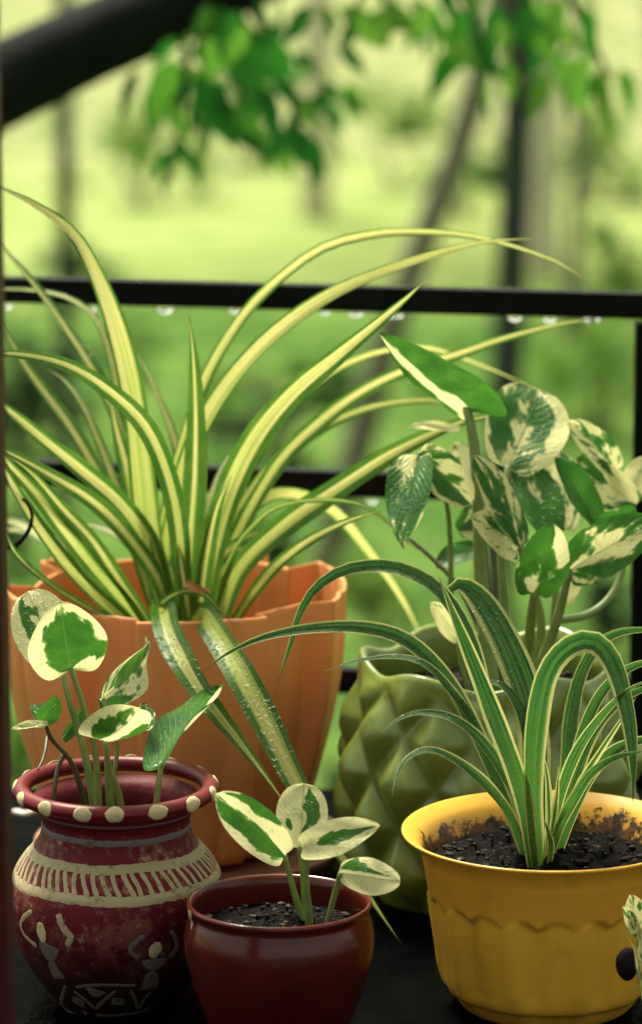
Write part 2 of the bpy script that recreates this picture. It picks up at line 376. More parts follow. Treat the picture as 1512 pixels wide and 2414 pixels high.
a = M('water_drop'); a.set(Base_Color=(1.0, 1.0, 1.0), Roughness=0.02, IOR=1.33, Transmission_Weight=1.0); M_WATER = a.m
M_TERRA = plain('terracotta', (0.30, 0.13, 0.07), (0.22, 0.10, 0.06), 30, 0.6)
M_SCRAP = plain('white_wet_plastic', (0.75, 0.72, 0.66), (0.65, 0.62, 0.55), 30, 0.25)
M_DRY = plain('dry_brown_leaf', (0.50, 0.22, 0.05), (0.32, 0.13, 0.03), 90, 0.7)

# ------------------------------------------------------------------ the setting
GZ = -3.0
def ground():
    vs, fs = [], []; xs = [-600, -200, -80]+[i*2.0 for i in range(-20, 21)]+[80, 200, 600]; ys = [-40, -5]+[i*2.0 for i in range(0, 50)]+[130, 200, 400, 900]
    for y in ys:
        for x in xs: vs.append(Vector((x, y, GZ+0.12*noise.noise(Vector((x*0.2, y*0.2, 3))))))
    nx = len(xs)
    for j in range(len(ys)-1):
        for i in range(nx-1): fs.append((j*nx+i, j*nx+i+1, (j+1)*nx+i+1, (j+1)*nx+i))
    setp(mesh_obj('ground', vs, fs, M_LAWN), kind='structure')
ground()
LEDGE_Y = 2.77
led = box('ledge', -1.3, 1.3, 1.55, LEDGE_Y, -0.09, 0.0, M_LEDGE, bev=0.006); led['kind'] = 'structure'
wl = box('balcony_wall', -1.3, 1.3, 2.30, LEDGE_Y-0.06, GZ-0.1, -0.092, M_WALL, bev=0); wl['kind'] = 'structure'
par = box('shade_blocker', -1.3, 1.3, 1.42, 1.90, -0.085, 0.095, M_WALL, bev=0.01); tag(par, 'added low dark wall below the view, shading the foot of the pots', 'light blocker')  # added out of view to keep front light off the lower pots

# window post at the left edge of the view
pp = P(9, 1200, 1.9)
post = box('window_post', pp.x-0.06, pp.x, 1.88, 1.93, 0.096, 1.9, M_FRAME, bev=0.004)
tag(post, 'dark red-brown window post along the left edge, in front of the plants', 'post')

# iron railing
rail = thing('iron_railing', 'black wet iron railing of flat horizontal bars behind the potted plants', 'railing', (0, 2.9, 0.0))
YAW = math.atan2(-0.085, 0.48)
def bar(name, z, h, d=0.012, L=2.4):
    return box(name, -L/2, L/2, 2.9-d/2, 2.9+d/2, z-h/2, z+h/2, M_IRON, rail, bev=0.0018, rot=(0, 0, YAW))
def zat(y, Y): return P(756, y, Y).z
bar('rail_bar', zat(701, 2.9), 0.0195); bar('rail_bar', zat(1137, 2.9), 0.0195); bar('rail_bar', zat(1600, 2.9), 0.0195)
up = P(1508, 1100, 2.845)
box('upright', up.x-0.006, up.x+0.012, 2.838, 2.85, -0.40, zat(701, 2.9)-0.010, M_IRON, rail, bev=0.002)
box('upright', -0.62, -0.605, 3.005, 3.017, -0.40, zat(701, 2.9)+0.009, M_IRON, rail, bev=0.002)
for xx, yy in ((-0.62, 2.95), (up.x-0.006, 2.79)):
    box('bracket', xx, xx+0.012, LEDGE_Y-0.05, yy+0.06, -0.06, -0.045, M_IRON, rail, bev=0.002)

def rail_beads(z_c, seed, n):          # fine rain beads on the bar's top edge and front face
    rs = random.Random(seed); vs, fs = [], []; ico = bmesh.new(); bmesh.ops.create_icosphere(ico, subdivisions=1, radius=1); iv = [v.co.copy() for v in ico.verts]; fi = [[v.index for v in f.verts] for f in ico.faces]; ico.free()
    for _ in range(n):
        x = rs.uniform(-.32, .32); r_ = rs.uniform(.0005, .0013)
        if rs.random() < .7: ly, lz = rs.uniform(-.005, .005), 0.00975
        else: ly, lz = -0.006, rs.uniform(-.008, .008)
        p_ = Vector((x*math.cos(YAW)-ly*math.sin(YAW), 2.9+x*math.sin(YAW)+ly*math.cos(YAW), z_c+lz)); b0 = len(vs)
        vs += [p_+v*r_ for v in iv]; fs += [[b0+k for k in f] for f in fi]
    setp(mesh_obj('rain_beads', vs, fs, M_WATER, rail), kind='stuff')
rail_beads(zat(701, 2.9), 1, 260); rail_beads(zat(1137, 2.9), 2, 220)
def rail_y(x): return 2.9+math.tan(YAW)*x
def drop(px, py, w, h, label):
    Y = 2.9
    for _ in range(4): Y = rail_y(P(px, py, Y).x)
    c = P(px, py, Y); bm = bmesh.new(); bmesh.ops.create_uvsphere(bm, u_segments=16, v_segments=10, radius=1)
    rx, rz = S(w/2, Y), S(h, Y)
    for v in bm.verts:
        z = v.co.z; v.co = Vector((v.co.x*rx, v.co.y*0.0045, z*rz*(0.5 if z > 0 else 1.0)))
    me = bpy.data.meshes.new('water_drop'); bm.to_mesh(me); bm.free(); me.materials.append(M_WATER)
    me.polygons.foreach_set('use_smooth', [True]*len(me.polygons))
    o = bpy.data.objects.new('water_drop', me); COL.objects.link(o); o.location = c
    tag(o, label, 'water drop', 'water drops hanging from the railing')
for a_ in [(17, 714, 26, 16, 'water drop under the upper rail next to the left window post'),
           (213, 722, 34, 18, 'water drop under the upper rail left of the tallest yellow leaf'),
           (390, 722, 46, 20, 'widest water drop under the upper rail, above the upright green leaf tip'),
           (556, 727, 38, 14, 'flat water drop under the upper rail beside the arching pale leaf'),
           (766, 733, 26, 10, 'small water drop under the middle of the upper rail'),
           (838, 737, 40, 10, 'thin wide water drop under the upper rail right of the middle'),
           (930, 742, 44, 9, 'flat water drop under the upper rail near the pointed leaf tip'),
           (1212, 745, 38, 14, 'water drop under the upper rail in front of the dark trunk'),
           (1294, 748, 40, 13, 'water drop under the upper rail just right of the dark trunk'),
           (1392, 751, 50, 8, 'faint flat water drop under the right end of the upper rail'),
           (876, 1176, 30, 14, 'bright water drop under the lower rail beside the drooping marbled leaf')]: drop(*a_)

# ------------------------------------------------------------------ trees and shrubs beyond the railing
def leaf_mesh(name, L, Wd, mat):
    vs, fs = [], []; n = 6
    for i in range(n+1):
        s = i/n; h = Wd/2*math.sin(math.pi*min(1, s**0.8))*(1-0.25*s); z = -0.18*L*s*s
        vs += [(s*L, -h, z+0.25*h), (s*L, 0, z), (s*L, h, z+0.25*h)]
    for i in range(n):
        for k in (0, 1): fs.append((i*3+k, i*3+k+1, i*3+k+4, i*3+k+3))
    me = bpy.data.meshes.new(name); me.from_pydata(vs, [], fs); me.materials.append(mat)
    me.polygons.foreach_set('use_smooth', [True]*len(me.polygons)); return me
def cloud(name, parent, c, rad, n, size, mat, seed, squash=1.0, hollow=0.35):
    """crown of many leaf-sized faces in uneven clumps"""
    rn = random.Random(seed); vs, fs = [], []
    cl = []
    for _ in range(max(6, n//60)):
        d = Vector((rn.gauss(0, 1), rn.gauss(0, 1), rn.gauss(0, 1))).normalized()*(hollow+(1-hollow)*rn.random())
        cl.append((Vector((d.x*rad, d.y*rad, d.z*rad*squash)), rad*rn.uniform(0.16, 0.34)))
    for _ in range(n):
        cc, cr = rn.choice(cl); p = Vector(c)+cc+Vector((rn.gauss(0, .55), rn.gauss(0, .55), rn.gauss(0, .5)))*cr
        q = Quaternion((rn.gauss(0, 1), rn.gauss(0, 1), rn.gauss(0, 1), rn.gauss(0, 1))).normalized()
        L = size*rn.uniform(0.6, 1.3); b = len(vs)
        for v in ((0, 0, 0), (L*.45, L*.24, L*.05), (L, 0, -L*.08), (L*.45, -L*.24, L*.05)): vs.append(p+q @ Vector(v))
        fs += [(b, b+1, b+2), (b, b+2, b+3)]
    return mesh_obj(name, vs, fs, mat, parent, smooth=False)
def far_tree(px, Y, wpx, lean, bark, leaf, label, seed, pxtop=None, height=7.5, crown=True):
    base = P(px, 1000, Y); base.z = GZ-0.05; w = S(wpx/2, Y)
    top = Vector((base.x+lean, Y, GZ+height*0.62))
    t = thing('garden_tree', label, 'tree', base, 'trees in the garden')
    mid = base.lerp(top, 0.5)+Vector((lean*0.08+0.02, 0, 0))
    tube('trunk', [base, base.lerp(top, 0.25)+Vector((0.01, 0, 0)), mid, top], w*1.12, w*0.7, bark, t, 24, 12, 0.12)
    rn = random.Random(seed)
    for k in range(4):
        an = rn.uniform(0, 6.28); s = base.lerp(top, 0.8+0.06*k)
        tube('limb', [s, s+Vector((math.cos(an)*.5, math.sin(an)*.5, .6)), s+Vector((math.cos(an)*1.1, math.sin(an)*1.1, 1.5))], w*.45, w*.12, bark, t, 8, 7)
    if crown: cloud('crown', t, (top.x, top.y, top.z+1.2), 1.9, 1500, 0.16, leaf, seed, 0.8)
    return t
far_tree(1168, 15.0, 80, 0.09, M_BARKD, M_TLEAF, 'dark straight tree trunk right of the middle, the darkest of the trunks', 11)
far_tree(755, 17.0, 74, 1.18, M_BARKG, M_TLEAF, 'grey-brown tree trunk leaning right, left of the dark straight trunk', 12)
far_tree(745, 30.0, 66, 0.0, M_BARKP, M_TLEAFL, 'pale cream tree trunk behind the hanging leaves in the middle', 13)
far_tree(1275, 27.0, 62, 0.0, M_BARKP, M_TLEAFL, 'pale cream tree trunk just right of the dark straight trunk', 14)
far_tree(1342, 24.0, 36, 0.05, M_BARKG, M_TLEAFL, 'thin grey-brown tree trunk right of the pale trunks', 15)
far_tree(137, 14.0, 44, 0.03, M_BARKD, M_TLEAFL, 'thin dark tree trunk at the far left among bright leaves', 16)
far_tree(1560, 34.0, 70, -0.25, M_BARKP, M_TLEAFL, 'pale cream tree trunk at the top right corner', 17)

def shrub(px, py, Y, rpx, n, size, leaf, label, seed, squash=0.9):
    d_ = ray(px, py)
    for _ in range(6): Y = (CAM_H-(GZ+0.75*S(rpx, Y)))/(-d_.z/d_.y)
    c = P(px, py, Y); r = S(rpx, Y); b = Vector((c.x, c.y, GZ-0.03)); size = size*0.35+r*0.11
    t = thing('garden_shrub', label, 'shrub', b, 'shrubs in the garden')
    rn = random.Random(seed)
    for k in range(4):
        e = c+Vector((rn.uniform(-.5, .5)*r, rn.uniform(-.5, .5)*r, rn.uniform(-.2, .5)*r))
        if seed == 30: e = c
        tube('stem', [b+Vector((rn.uniform(-.03, .03), rn.uniform(-.03, .03), 0)), b.lerp(e, 0.5)+Vector((rn.uniform(-.06, .06), 0, 0)), e], 0.018, 0.005, M_BARKD, t, 10, 6)
    cloud('crown', t, c, r, n, size, leaf, seed, squash, 0.15)
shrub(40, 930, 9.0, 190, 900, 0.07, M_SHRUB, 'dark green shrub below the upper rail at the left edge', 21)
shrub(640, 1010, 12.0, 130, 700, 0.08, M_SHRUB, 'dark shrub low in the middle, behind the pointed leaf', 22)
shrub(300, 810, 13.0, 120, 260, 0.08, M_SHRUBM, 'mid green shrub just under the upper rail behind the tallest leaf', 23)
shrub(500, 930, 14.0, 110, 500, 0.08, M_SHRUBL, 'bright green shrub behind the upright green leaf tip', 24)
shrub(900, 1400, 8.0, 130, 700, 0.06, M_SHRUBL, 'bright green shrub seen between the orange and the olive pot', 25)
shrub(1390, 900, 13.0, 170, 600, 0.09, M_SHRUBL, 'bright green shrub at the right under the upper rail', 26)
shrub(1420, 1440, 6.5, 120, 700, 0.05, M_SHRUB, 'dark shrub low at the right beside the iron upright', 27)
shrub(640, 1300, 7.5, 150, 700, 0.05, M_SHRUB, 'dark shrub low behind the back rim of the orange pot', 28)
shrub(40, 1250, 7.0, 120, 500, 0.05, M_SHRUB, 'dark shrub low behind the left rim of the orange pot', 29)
shrub(150, 345, 15.2, 110, 90, 0.16, M_SHRUBL, 'bright green leafy sapling around the thin trunk at the far left', 30, 1.6)
shrub(60, 1750, 7.0, 120, 700, 0.05, M_SHRUBL, 'bright green shrub far below, left of the orange pot', 31)
shrub(790, 1830, 7.0, 90, 500, 0.05, M_SHRUBL, 'bright green shrub far below, in the gap right of the orange pot', 32)

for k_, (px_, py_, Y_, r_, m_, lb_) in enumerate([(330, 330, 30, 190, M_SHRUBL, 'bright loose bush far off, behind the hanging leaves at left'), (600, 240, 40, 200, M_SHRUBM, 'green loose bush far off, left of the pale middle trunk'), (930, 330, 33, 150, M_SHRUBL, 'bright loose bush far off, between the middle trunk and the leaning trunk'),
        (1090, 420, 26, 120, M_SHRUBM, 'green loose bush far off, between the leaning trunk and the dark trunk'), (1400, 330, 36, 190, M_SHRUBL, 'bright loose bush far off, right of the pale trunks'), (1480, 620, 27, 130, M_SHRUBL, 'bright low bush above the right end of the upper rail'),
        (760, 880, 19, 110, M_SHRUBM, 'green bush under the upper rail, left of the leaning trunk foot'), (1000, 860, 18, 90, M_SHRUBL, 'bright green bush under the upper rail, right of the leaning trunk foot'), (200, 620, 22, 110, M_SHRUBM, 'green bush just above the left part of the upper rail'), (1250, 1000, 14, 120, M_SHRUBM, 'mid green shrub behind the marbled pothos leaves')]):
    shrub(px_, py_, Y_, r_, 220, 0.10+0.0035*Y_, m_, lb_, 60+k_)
# near tree: thick dark limb and hanging leaves just beyond the railing
NT = thing('overhanging_tree', 'dark thick tree limb with hanging green leaves across the top of the picture', 'tree', (-2.6, 5.2, GZ-0.05))
tube('trunk', [(-2.6, 5.2, GZ-0.05), (-2.5, 5.2, -1.2), (-2.35, 5.15, 0.0), (-2.2, 5.1, 1.6)], 0.19, 0.11, M_BARK, NT, 20, 14, 0.15)
tube('limb', [(-2.5, 5.2, -1.05), P(-900, 640, 5.15), P(-400, 400, 4.95), P(0, 198, 4.8), P(300, 62, 4.75), P(600, -70, 4.7), P(1000, -230, 4.65), P(1700, -440, 4.6)], 0.115, 0.03, M_BARK, NT, 36, 14, 0.12)
for q in ([P(430, 20, 4.73), P(500, 110, 4.65), P(560, 200, 4.6), P(590, 300, 4.6)], [P(560, -25, 4.7), P(640, 100, 4.65), P(690, 260, 4.6), P(730, 380, 4.58)],
          [P(420, 25, 4.73), P(440, 150, 4.7), P(420, 300, 4.68), P(400, 430, 4.68)], [P(1000, -190, 4.65), P(1060, -60, 4.6), P(1120, 60, 4.55), P(1160, 160, 4.55)],
          [P(900, -150, 4.65), P(880, -60, 4.6), P(830, 30, 4.55), P(800, 100, 4.55)], [P(1250, -260, 4.62), P(1300, -100, 4.6), P(1360, 40, 4.6), P(1440, 180, 4.6)]):
    tube('twig', q, 0.006, 0.002, M_BARK, NT, 14, 6)
TW = []
LM = leaf_mesh('leaf', 0.075, 0.034, M_TLEAF); LML = leaf_mesh('leaf', 0.07, 0.034, M_TLEAFL)
rn = random.Random(5)
def nleaf(px, py, Y, ang, sc, mesh=None, roll=None):
    o = bpy.data.objects.new('leaf', mesh or LM); COL.objects.link(o); o.parent = NT
    o.location = P(px, py, Y)-parent_world(NT)
    d = Vector((math.cos(ang), rn.uniform(-.4, .4), -math.sin(ang))).normalized()
    q = d.to_track_quat('X', 'Z'); o.rotation_mode = 'QUATERNION'
    o.rotation_quaternion = q @ Quaternion((1, 0, 0), roll if roll is not None else rn.uniform(0.5, 1.9)); o.scale = (sc,)*3
lv = [(330, 180, 100, 1.5), (360, 200, 110, 1.9), (420, 160, 95, 1.8), (480, 110, 60, 1.7), (455, 250, 80, 1.3), (520, 270, 50, 1.8), (470, 190, 70, 2.0), (540, 150, 75, 2.0), (560, 120, 60, 1.9), (600, 90, 90, 1.6),
      (620, 160, 70, 1.9), (580, 220, 85, 1.6), (640, 220, 110, 1.5), (545, 300, 50, 1.5), (420, 360, 95, 1.4), (440, 370, 60, 1.1), (385, 420, 100, 0.9), (310, 355, 80, 1.0), (700, 310, 60, 1.5), (720, 340, 50, 1.4),
      (740, 350, 70, 1.3), (770, 260, 45, 1.2), (800, 240, 35, 1.0), (790, 125, 55, 1.1), (660, 60, 100, 1.5), (700, 240, 75, 1.3), (660, 20, 110, 1.6), (520, 60, 80, 2.0), (480, 40, 100, 1.8),
      (790, 40, 20, 1.7), (850, 60, 5, 1.8), (900, 30, 25, 2.0), (960, 10, 60, 1.9), (930, -20, 90, 2.0), (1000, 60, 80, 2.0), (1030, 90, 60, 2.1), (1060, 40, 90, 2.0), (1090, 100, 50, 1.7), (1120, 20, 100, 2.2), (1150, 90, 70, 2.0),
      (1180, 20, 90, 2.3), (1200, 90, 100, 1.9), (1220, 40, 60, 2.0), (1260, 10, 90, 2.2), (1290, 60, 70, 1.9), (1320, 20, 110, 2.0), (1350, 70, 60, 1.6), (1390, 30, 80, 1.9), (1410, 90, 90, 1.5), (1030, -20, 60, 2.2), (1230, -30, 80, 2.4), (1370, -20, 70, 2.2), (1110, -30, 100, 2.3),
      (1060, 140, 100, 1.4), (1190, 160, 85, 1.4), (1010, 30, 100, 2.0), (860, -20, 60, 1.9), (610, -20, 90, 2.0), (540, 20, 60, 2.0)]
for x, y, an, sc in lv: nleaf(x+rn.uniform(-8, 8), y-20+rn.uniform(-8, 8), rn.uniform(4.4, 4.85), R(an+rn.uniform(-22, 22)), (sc if x < 850 else min(sc, 1.5))*rn.uniform(0.75, 1.1)*0.66, LML if rn.random() < 0.38 else LM)
for x, y, an, sc in [(1310, 140, 60, 1.6), (1360, 150, 110, 1.4), (1420, 160, 90, 1.5), (1460, 170, 70, 1.2), (1150, 180, 95, 1.3), (640, 300, 70, 1.4), (690, 270, 100, 1.3), (760, 290, 60, 1.3), (480, 270, 90, 1.3), (1280, 170, 100, 1.2),
                     (820, 200, 80, 1.0), (600, 330, 60, 1.1)]:
    nleaf(x, y-10, rn.uniform(4.6, 5.2), R(an), sc*0.8, LML)

for x0, y0, x1, y1, n_l in ((430, 40, 590, 320, 16), (560, 20, 740, 400, 20), (420, 60, 395, 450, 14), (520, 60, 330, 330, 12), (640, 60, 830, 270, 14), (800, 30, 1020, 60, 8), (1000, 20, 1170, 190, 12), (1250, 10, 1450, 210, 14), (1180, 40, 1340, 110, 8), (480, 0, 700, 130, 26), (560, 100, 640, 260, 14), (900, -10, 1200, 40, 16), (700, 0, 860, 60, 10)):
    for k_ in range(int(n_l*.4)):
        f = (k_+rn.random()*.8)/(n_l*.4); sd2 = 1 if k_ % 2 else -1
        nleaf(x0+(x1-x0)*f, y0+(y1-y0)*f, rn.uniform(4.3, 4.95), R(90-sd2*rn.uniform(10, 60)), rn.uniform(.45, .85), LML if rn.random() < .4 else LM)
# ------------------------------------------------------------------ pots
def zc(y, Y): return P(756, y, Y).z
# orange fluted pot
OY = 2.60; OX = P(417, 1378, OY).x; oz = lambda y: zc(y, OY); orr = lambda px: S(px, OY)
OP = thing('orange_planter', 'large orange plastic planter with folded panel sides and stepped rim', 'planter', (OX, OY, 0))
PROUD = [(-29, 37), (58, 100), (121, 146), (181, 238), (258, 303)]
RECESS = [(37, 58), (100, 121), (146, 181), (238, 258), (303, 331)]
def lobef(th):
    """(proudness 0..1, flat-panel factor) of the folded wall at angle th"""
    d = math.degrees(th) % 360; v = 0.0; flat = 1.0
    for a_, b_ in PROUD:
        for dd in (d, d-360): v = max(v, min(1, max(0, (dd-a_)/3.0+.5))*min(1, max(0, (b_-dd)/3.0+.5)))
    for a_, b_ in PROUD+RECESS:
        for dd in (d, d-360):
            if a_ <= dd <= b_: flat = math.cos(R(b_-a_)/2)/math.cos(R(dd-(a_+b_)/2))
    return v, flat
OR_TOP = oz(1378)-0.0025
oprof = [(orr(235), 0.0), (orr(262), 0.004), (orr(300), oz(1985)), (orr(338), oz(1850)), (orr(372), oz(1720)), (orr(398), oz(1580)), (orr(407), oz(1470)), (orr(410), OR_TOP-0.002)]
oprof = smoothprof(oprof, 22)+[(orr(409.5), OR_TOP), (orr(406), OR_TOP+0.0008), (orr(401), OR_TOP+0.0005), (orr(399), OR_TOP-0.001)]
oprof += [(orr(397), oz(1460)), (orr(388), oz(1580)), (orr(362), oz(1720)), (orr(328), oz(1850)), (orr(300), 0.02)]
def omod(th, z, r, i):
    f, fl = lobef(th); k = 0.45+0.55*min(1, max(0, z/OR_TOP)); e = 0.19*k
    rr = r*1.015*(1-e*(1-f))*(1+(fl-0.91)*0.30)
    d = math.degrees(th) % 360
    for gth in (16, 79, 207, 247, 270, 289, 317, 345): rr -= 0.0022*k*math.exp(-((d-gth)/2.6)**2)
    return rr, z+(0.003*f if z > OR_TOP-0.004 else 0)
lathe('pot_wall', oprof, OX, OY, M_ORANGE, OP, 540, omod)
def soil_disc(parent, x, y, z, r, amp=0.004, seed=1, n=40, name='soil'):
    vs, fs = [Vector((x, y, z+amp))], []; rings = 14
    for i in range(1, rings+1):
        for k in range(n):
            a_ = 2*math.pi*k/n; rr = r*i/rings; p = Vector((x+rr*math.cos(a_), y+rr*math.sin(a_), z))
            p.z += amp*2.4*(1-(i/rings)**4)*noise.fractal(Vector((p.x*60, p.y*60, seed)), 1, 2, 4)+amp*(1-i/rings); vs.append(p)
    for k in range(n): fs.append((0, 1+k, 1+(k+1) % n))
    for i in range(rings-1):
        for k in range(n): fs.append((1+i*n+k, 1+(i+1)*n+k, 1+(i+1)*n+(k+1) % n, 1+i*n+(k+1) % n))
    o = mesh_obj(name, vs, fs, M_SOIL, parent)
    rs = random.Random(seed); vs, fs = [], []
    ico = bmesh.new(); bmesh.ops.create_icosphere(ico, subdivisions=1, radius=1); iv = [v.co.copy() for v in ico.verts]; fi = [[v.index for v in f.verts] for f in ico.faces]; ico.free()
    for _ in range(int(620*(r/0.07)**2)):
        a_ = rs.uniform(0, 6.283); rr = r*0.97*math.sqrt(rs.random()); sz = rs.choice((.0006, .0008, .001, .0014, .0022))*rs.uniform(.7, 1.3)
        c_ = Vector((x+rr*math.cos(a_), y+rr*math.sin(a_), 0)); c_.z = z+amp*2.4*(1-(rr/r)**4)*noise.fractal(Vector((c_.x*60, c_.y*60, seed)), 1, 2, 4)+amp*(1-rr/r)+sz*.3
        st_ = Vector((rs.uniform(.6, 1.7), rs.uniform(.6, 1.4), rs.uniform(.5, 1))); b0 = len(vs)
        for v in iv: vs.append(c_+Vector((v.x*st_.x, v.y*st_.y, v.z*st_.z))*sz*(1+.35*noise.noise(v*2+c_*900)))
        fs += [[b0+k for k in f] for f in fi]
    setp(mesh_obj('soil_crumbs', vs, fs, M_CRUMB, o, smooth=False), kind='stuff')
    return o
OS_Z = OR_TOP-0.052
soil_disc(OP, OX, OY, OS_Z, orr(305), 0.004, 2)
sa = thing('drip_saucer', 'round terracotta saucer under the orange planter', 'saucer', (OX+0.01, OY-0.03, 0))
lathe('dish', [(0.088, 0.0006), (0.098, 0.004), (0.106, 0.016), (0.108, 0.020), (0.105, 0.021), (0.100, 0.017), (0.09, 0.009), (0.02, 0.008)], OX+0.01, OY-0.03, M_TERRA, sa, 64)
for o in OP.children:
    for v in o.data.vertices: v.co.z += 0.009 if v.co.z < 0.05 else 0.009*max(0, 1-(v.co.z-0.05)/0.1)

# olive quilted pot
GY = 2.50; GX = P(1152, 1600, GY).x; gz = lambda y: zc(y, GY); gr = lambda px: S(px, GY)
GP = thing('olive_ceramic_pot', 'olive green glazed pot with raised diamond pattern and wavy rim', 'pot', (GX, GY, 0))
G_TOP = gz(1562)
gprof = smoothprof([(gr(215), 0.0), (gr(262), 0.006), (gr(318), gz(2030)), (gr(346), gz(1920)), (gr(352), gz(1830)), (gr(346), gz(1740)), (gr(328), gz(1660)), (gr(312), gz(1600)), (gr(306), G_TOP)], 80)
NG = len(gprof)
gprof += [(gr(303), G_TOP+0.003), (gr(296), G_TOP+0.004), (gr(288), G_TOP+0.002), (gr(282), G_TOP-0.006), (gr(284), gz(1640)), (gr(290), gz(1700))]
NDI = 11; GH = G_TOP
def gphase(z): return (z-0.004)/(GH*0.96)*5.0
def gbump(th, z):
    a_ = th*NDI/(2*math.pi); b_ = gphase(z)/2
    fa = abs(((a_+b_) % 1.0)-0.5)*2; fb = abs(((a_-b_) % 1.0)-0.5)*2
    t = min(1, (1-max(fa, fb))/0.8); return 0.55*t*t*(3-2*t)+0.45*math.sin(math.pi*(1-fa)/2)*math.sin(math.pi*(1-fb)/2)
def gmod(th, z, r, i):
    if i < NG:
        f = i/(NG-1); w = min(1, f/0.10)*min(1, max(0, (1-f)/0.12)); q = gbump(th, z)
        r = r*(1-0.035*w)+w*0.0105*q
        ed = max(0, (f-0.86)/0.14)
    else: ed = 1.0 if i < NG+4 else 0.0
    z += ed*0.0045*math.cos(th*6+0.6); r += ed*0.003*math.cos(th*6+0.6)
    return r, z
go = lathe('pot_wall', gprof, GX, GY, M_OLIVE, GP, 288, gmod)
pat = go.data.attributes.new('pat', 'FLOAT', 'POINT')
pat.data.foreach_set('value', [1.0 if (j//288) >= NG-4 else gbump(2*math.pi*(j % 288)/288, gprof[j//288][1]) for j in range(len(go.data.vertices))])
soil_disc(GP, GX, GY, gz(1640), gr(288), 0.005, 3)

# yellow pot
YY = 2.275; YX = P(1290, 1955, YY).x; yz = lambda y: zc(y, YY); yr = lambda px: S(px*0.4155, YY)
cy7 = lambda c: yz(1797+c*0.4155)
YP = thing('yellow_pot', 'yellow plastic flower pot with flared rim and scalloped band', 'pot', (YX, YY, 0))
Y_TOP = cy7(385)
yo = [(yr(440), 0.0), (yr(500), 0.0025), (yr(560), 0.011), (yr(606), cy7(1230)), (yr(636), cy7(1050)), (yr(664), cy7(880)), (yr(684), cy7(740)), (yr(704), cy7(620)), (yr(722), cy7(530))]
yo = smoothprof(yo, 56)
NYO = len(yo)
yo += [(yr(735), cy7(500)), (yr(768), cy7(455)), (yr(812), cy7(418)), (yr(846), cy7(398)), (yr(856), cy7(391)), (yr(857), cy7(384)), (yr(850), Y_TOP+0.0009), (yr(838), Y_TOP+0.0004),
       (yr(812), cy7(398)), (yr(778), cy7(418)), (yr(752), cy7(445)), (yr(732), cy7(485)), (yr(706), cy7(540)), (yr(678), cy7(620)), (yr(640), cy7(760))]
NSC = 20
def ymod(th, z, r, i):
    if i < NYO:
        ph = (th*NSC/(2*math.pi)+0.42) % 1.0
        zs = cy7(735)-0.0052*(1-abs(math.sin(math.pi*ph)))**1.0+0.0016
        band = 1/(1+math.exp(-(z-zs)/0.00035))
        k = min(1, max(0, (z-0.006)/0.02))
        r += 0.0014*band-0.0006*math.exp(-((z-zs)/0.0010)**2) + (1-band)*k*0.0012*math.cos(th*20+0.5)+0.0016*(1-band)*k*math.cos(th*10+1.1)
    return r, z
yo2 = densify(yo[:NYO], 0.0011); NYO = len(yo2)
yfull = yo2+yo[56:]
yo_ = lathe('pot_wall', yfull, YX, YY, M_YELLOW, YP, 320, ymod)
pat = yo_.data.attributes.new('pat', 'FLOAT', 'POINT'); pat.data.foreach_set('value', [1.0 if (j//320) >= NYO+8 else 0.0 for j in range(len(yo_.data.vertices))])
YS_Z = cy7(570)
soil_disc(YP, YX, YY, YS_Z, yr(690), 0.006, 5, 64)

# maroon painted urn
UY = 2.283; UX = P(273, 1860, UY).x; ucr = lambda c: S(c*0.3702, UY); ucz = lambda c: zc(1767.6+c*0.3702, UY)
UP_ = thing('painted_urn', 'maroon clay urn painted with cream dots, hatched band and dancing figures', 'urn', (UX, UY, 0))
uprof = [(ucr(380), 0.0), (ucr(412), 0.003), (ucr(470), ucz(1500)), (ucr(560), ucz(1385)), (ucr(640), ucz(1240)), (ucr(694), ucz(1080)), (ucr(712), ucz(930)), (ucr(690), ucz(800)), (ucr(620), ucz(680)), (ucr(548), ucz(600)), (ucr(505), ucz(540)), (ucr(488), ucz(470)), (ucr(492), ucz(400)), (ucr(540), ucz(345))]
uprof = smoothprof(uprof, 70)
UR_R, UR_T, UR_Z = ucr(618), ucr(54), ucz(245)
UBODY = lathe('urn_body', uprof+[(ucr(560), ucz(310)), (ucr(545), ucz(290)), (ucr(480), ucz(360)), (ucr(455), ucz(430)), (ucr(455), ucz(520)), (ucr(520), ucz(640)), (ucr(600), ucz(760))], UX, UY, M_URN, UP_, 96)
a = M('maroon_rim_paint'); n_ = a.noise(50, 4, 0.6, a.obj()); a.set(Base_Color=a.mix(a.map(n_, 0.35, 0.7), (0.15, 0.004, 0.010), (0.085, 0.003, 0.007)), Roughness=0.42, Specular_IOR_Level=0.3); a.bump(n_, 0.2, 0.001); M_RIM = a.m
rp = [(UR_R+UR_T*math.cos(t*2*math.pi/24), UR_Z+UR_T*0.95*math.sin(t*2*math.pi/24)) for t in range(25)]
URIM = lathe('urn_rim', rp, UX, UY, M_RIM, UP_, 96, closed_bottom=False)
soil_disc(UP_, UX, UY, ucz(640), ucr(500), 0.003, 6)
def ur(z):
    for (r0, z0), (r1, z1) in zip(uprof, uprof[1:]):
        if z0 <= z <= z1 and z1 > z0: return r0+(r1-r0)*(z-z0)/(z1-z0)
    return uprof[-1][0] if z > uprof[-1][1] else uprof[0][0]
def uhit(cx, cy):                     # crop pixel on the urn -> (theta, z) on its surface
    d = ray(cx*0.3702, 1767.6+cy*0.3702); t = 2.0/d.y
    while t*d.y < 2.5:
        p = CL+d*t
        if math.hypot(p.x-UX, p.y-UY) <= ur(p.z): break
        t += 0.0004
    return math.atan2(p.y-UY, p.x-UX), p.z
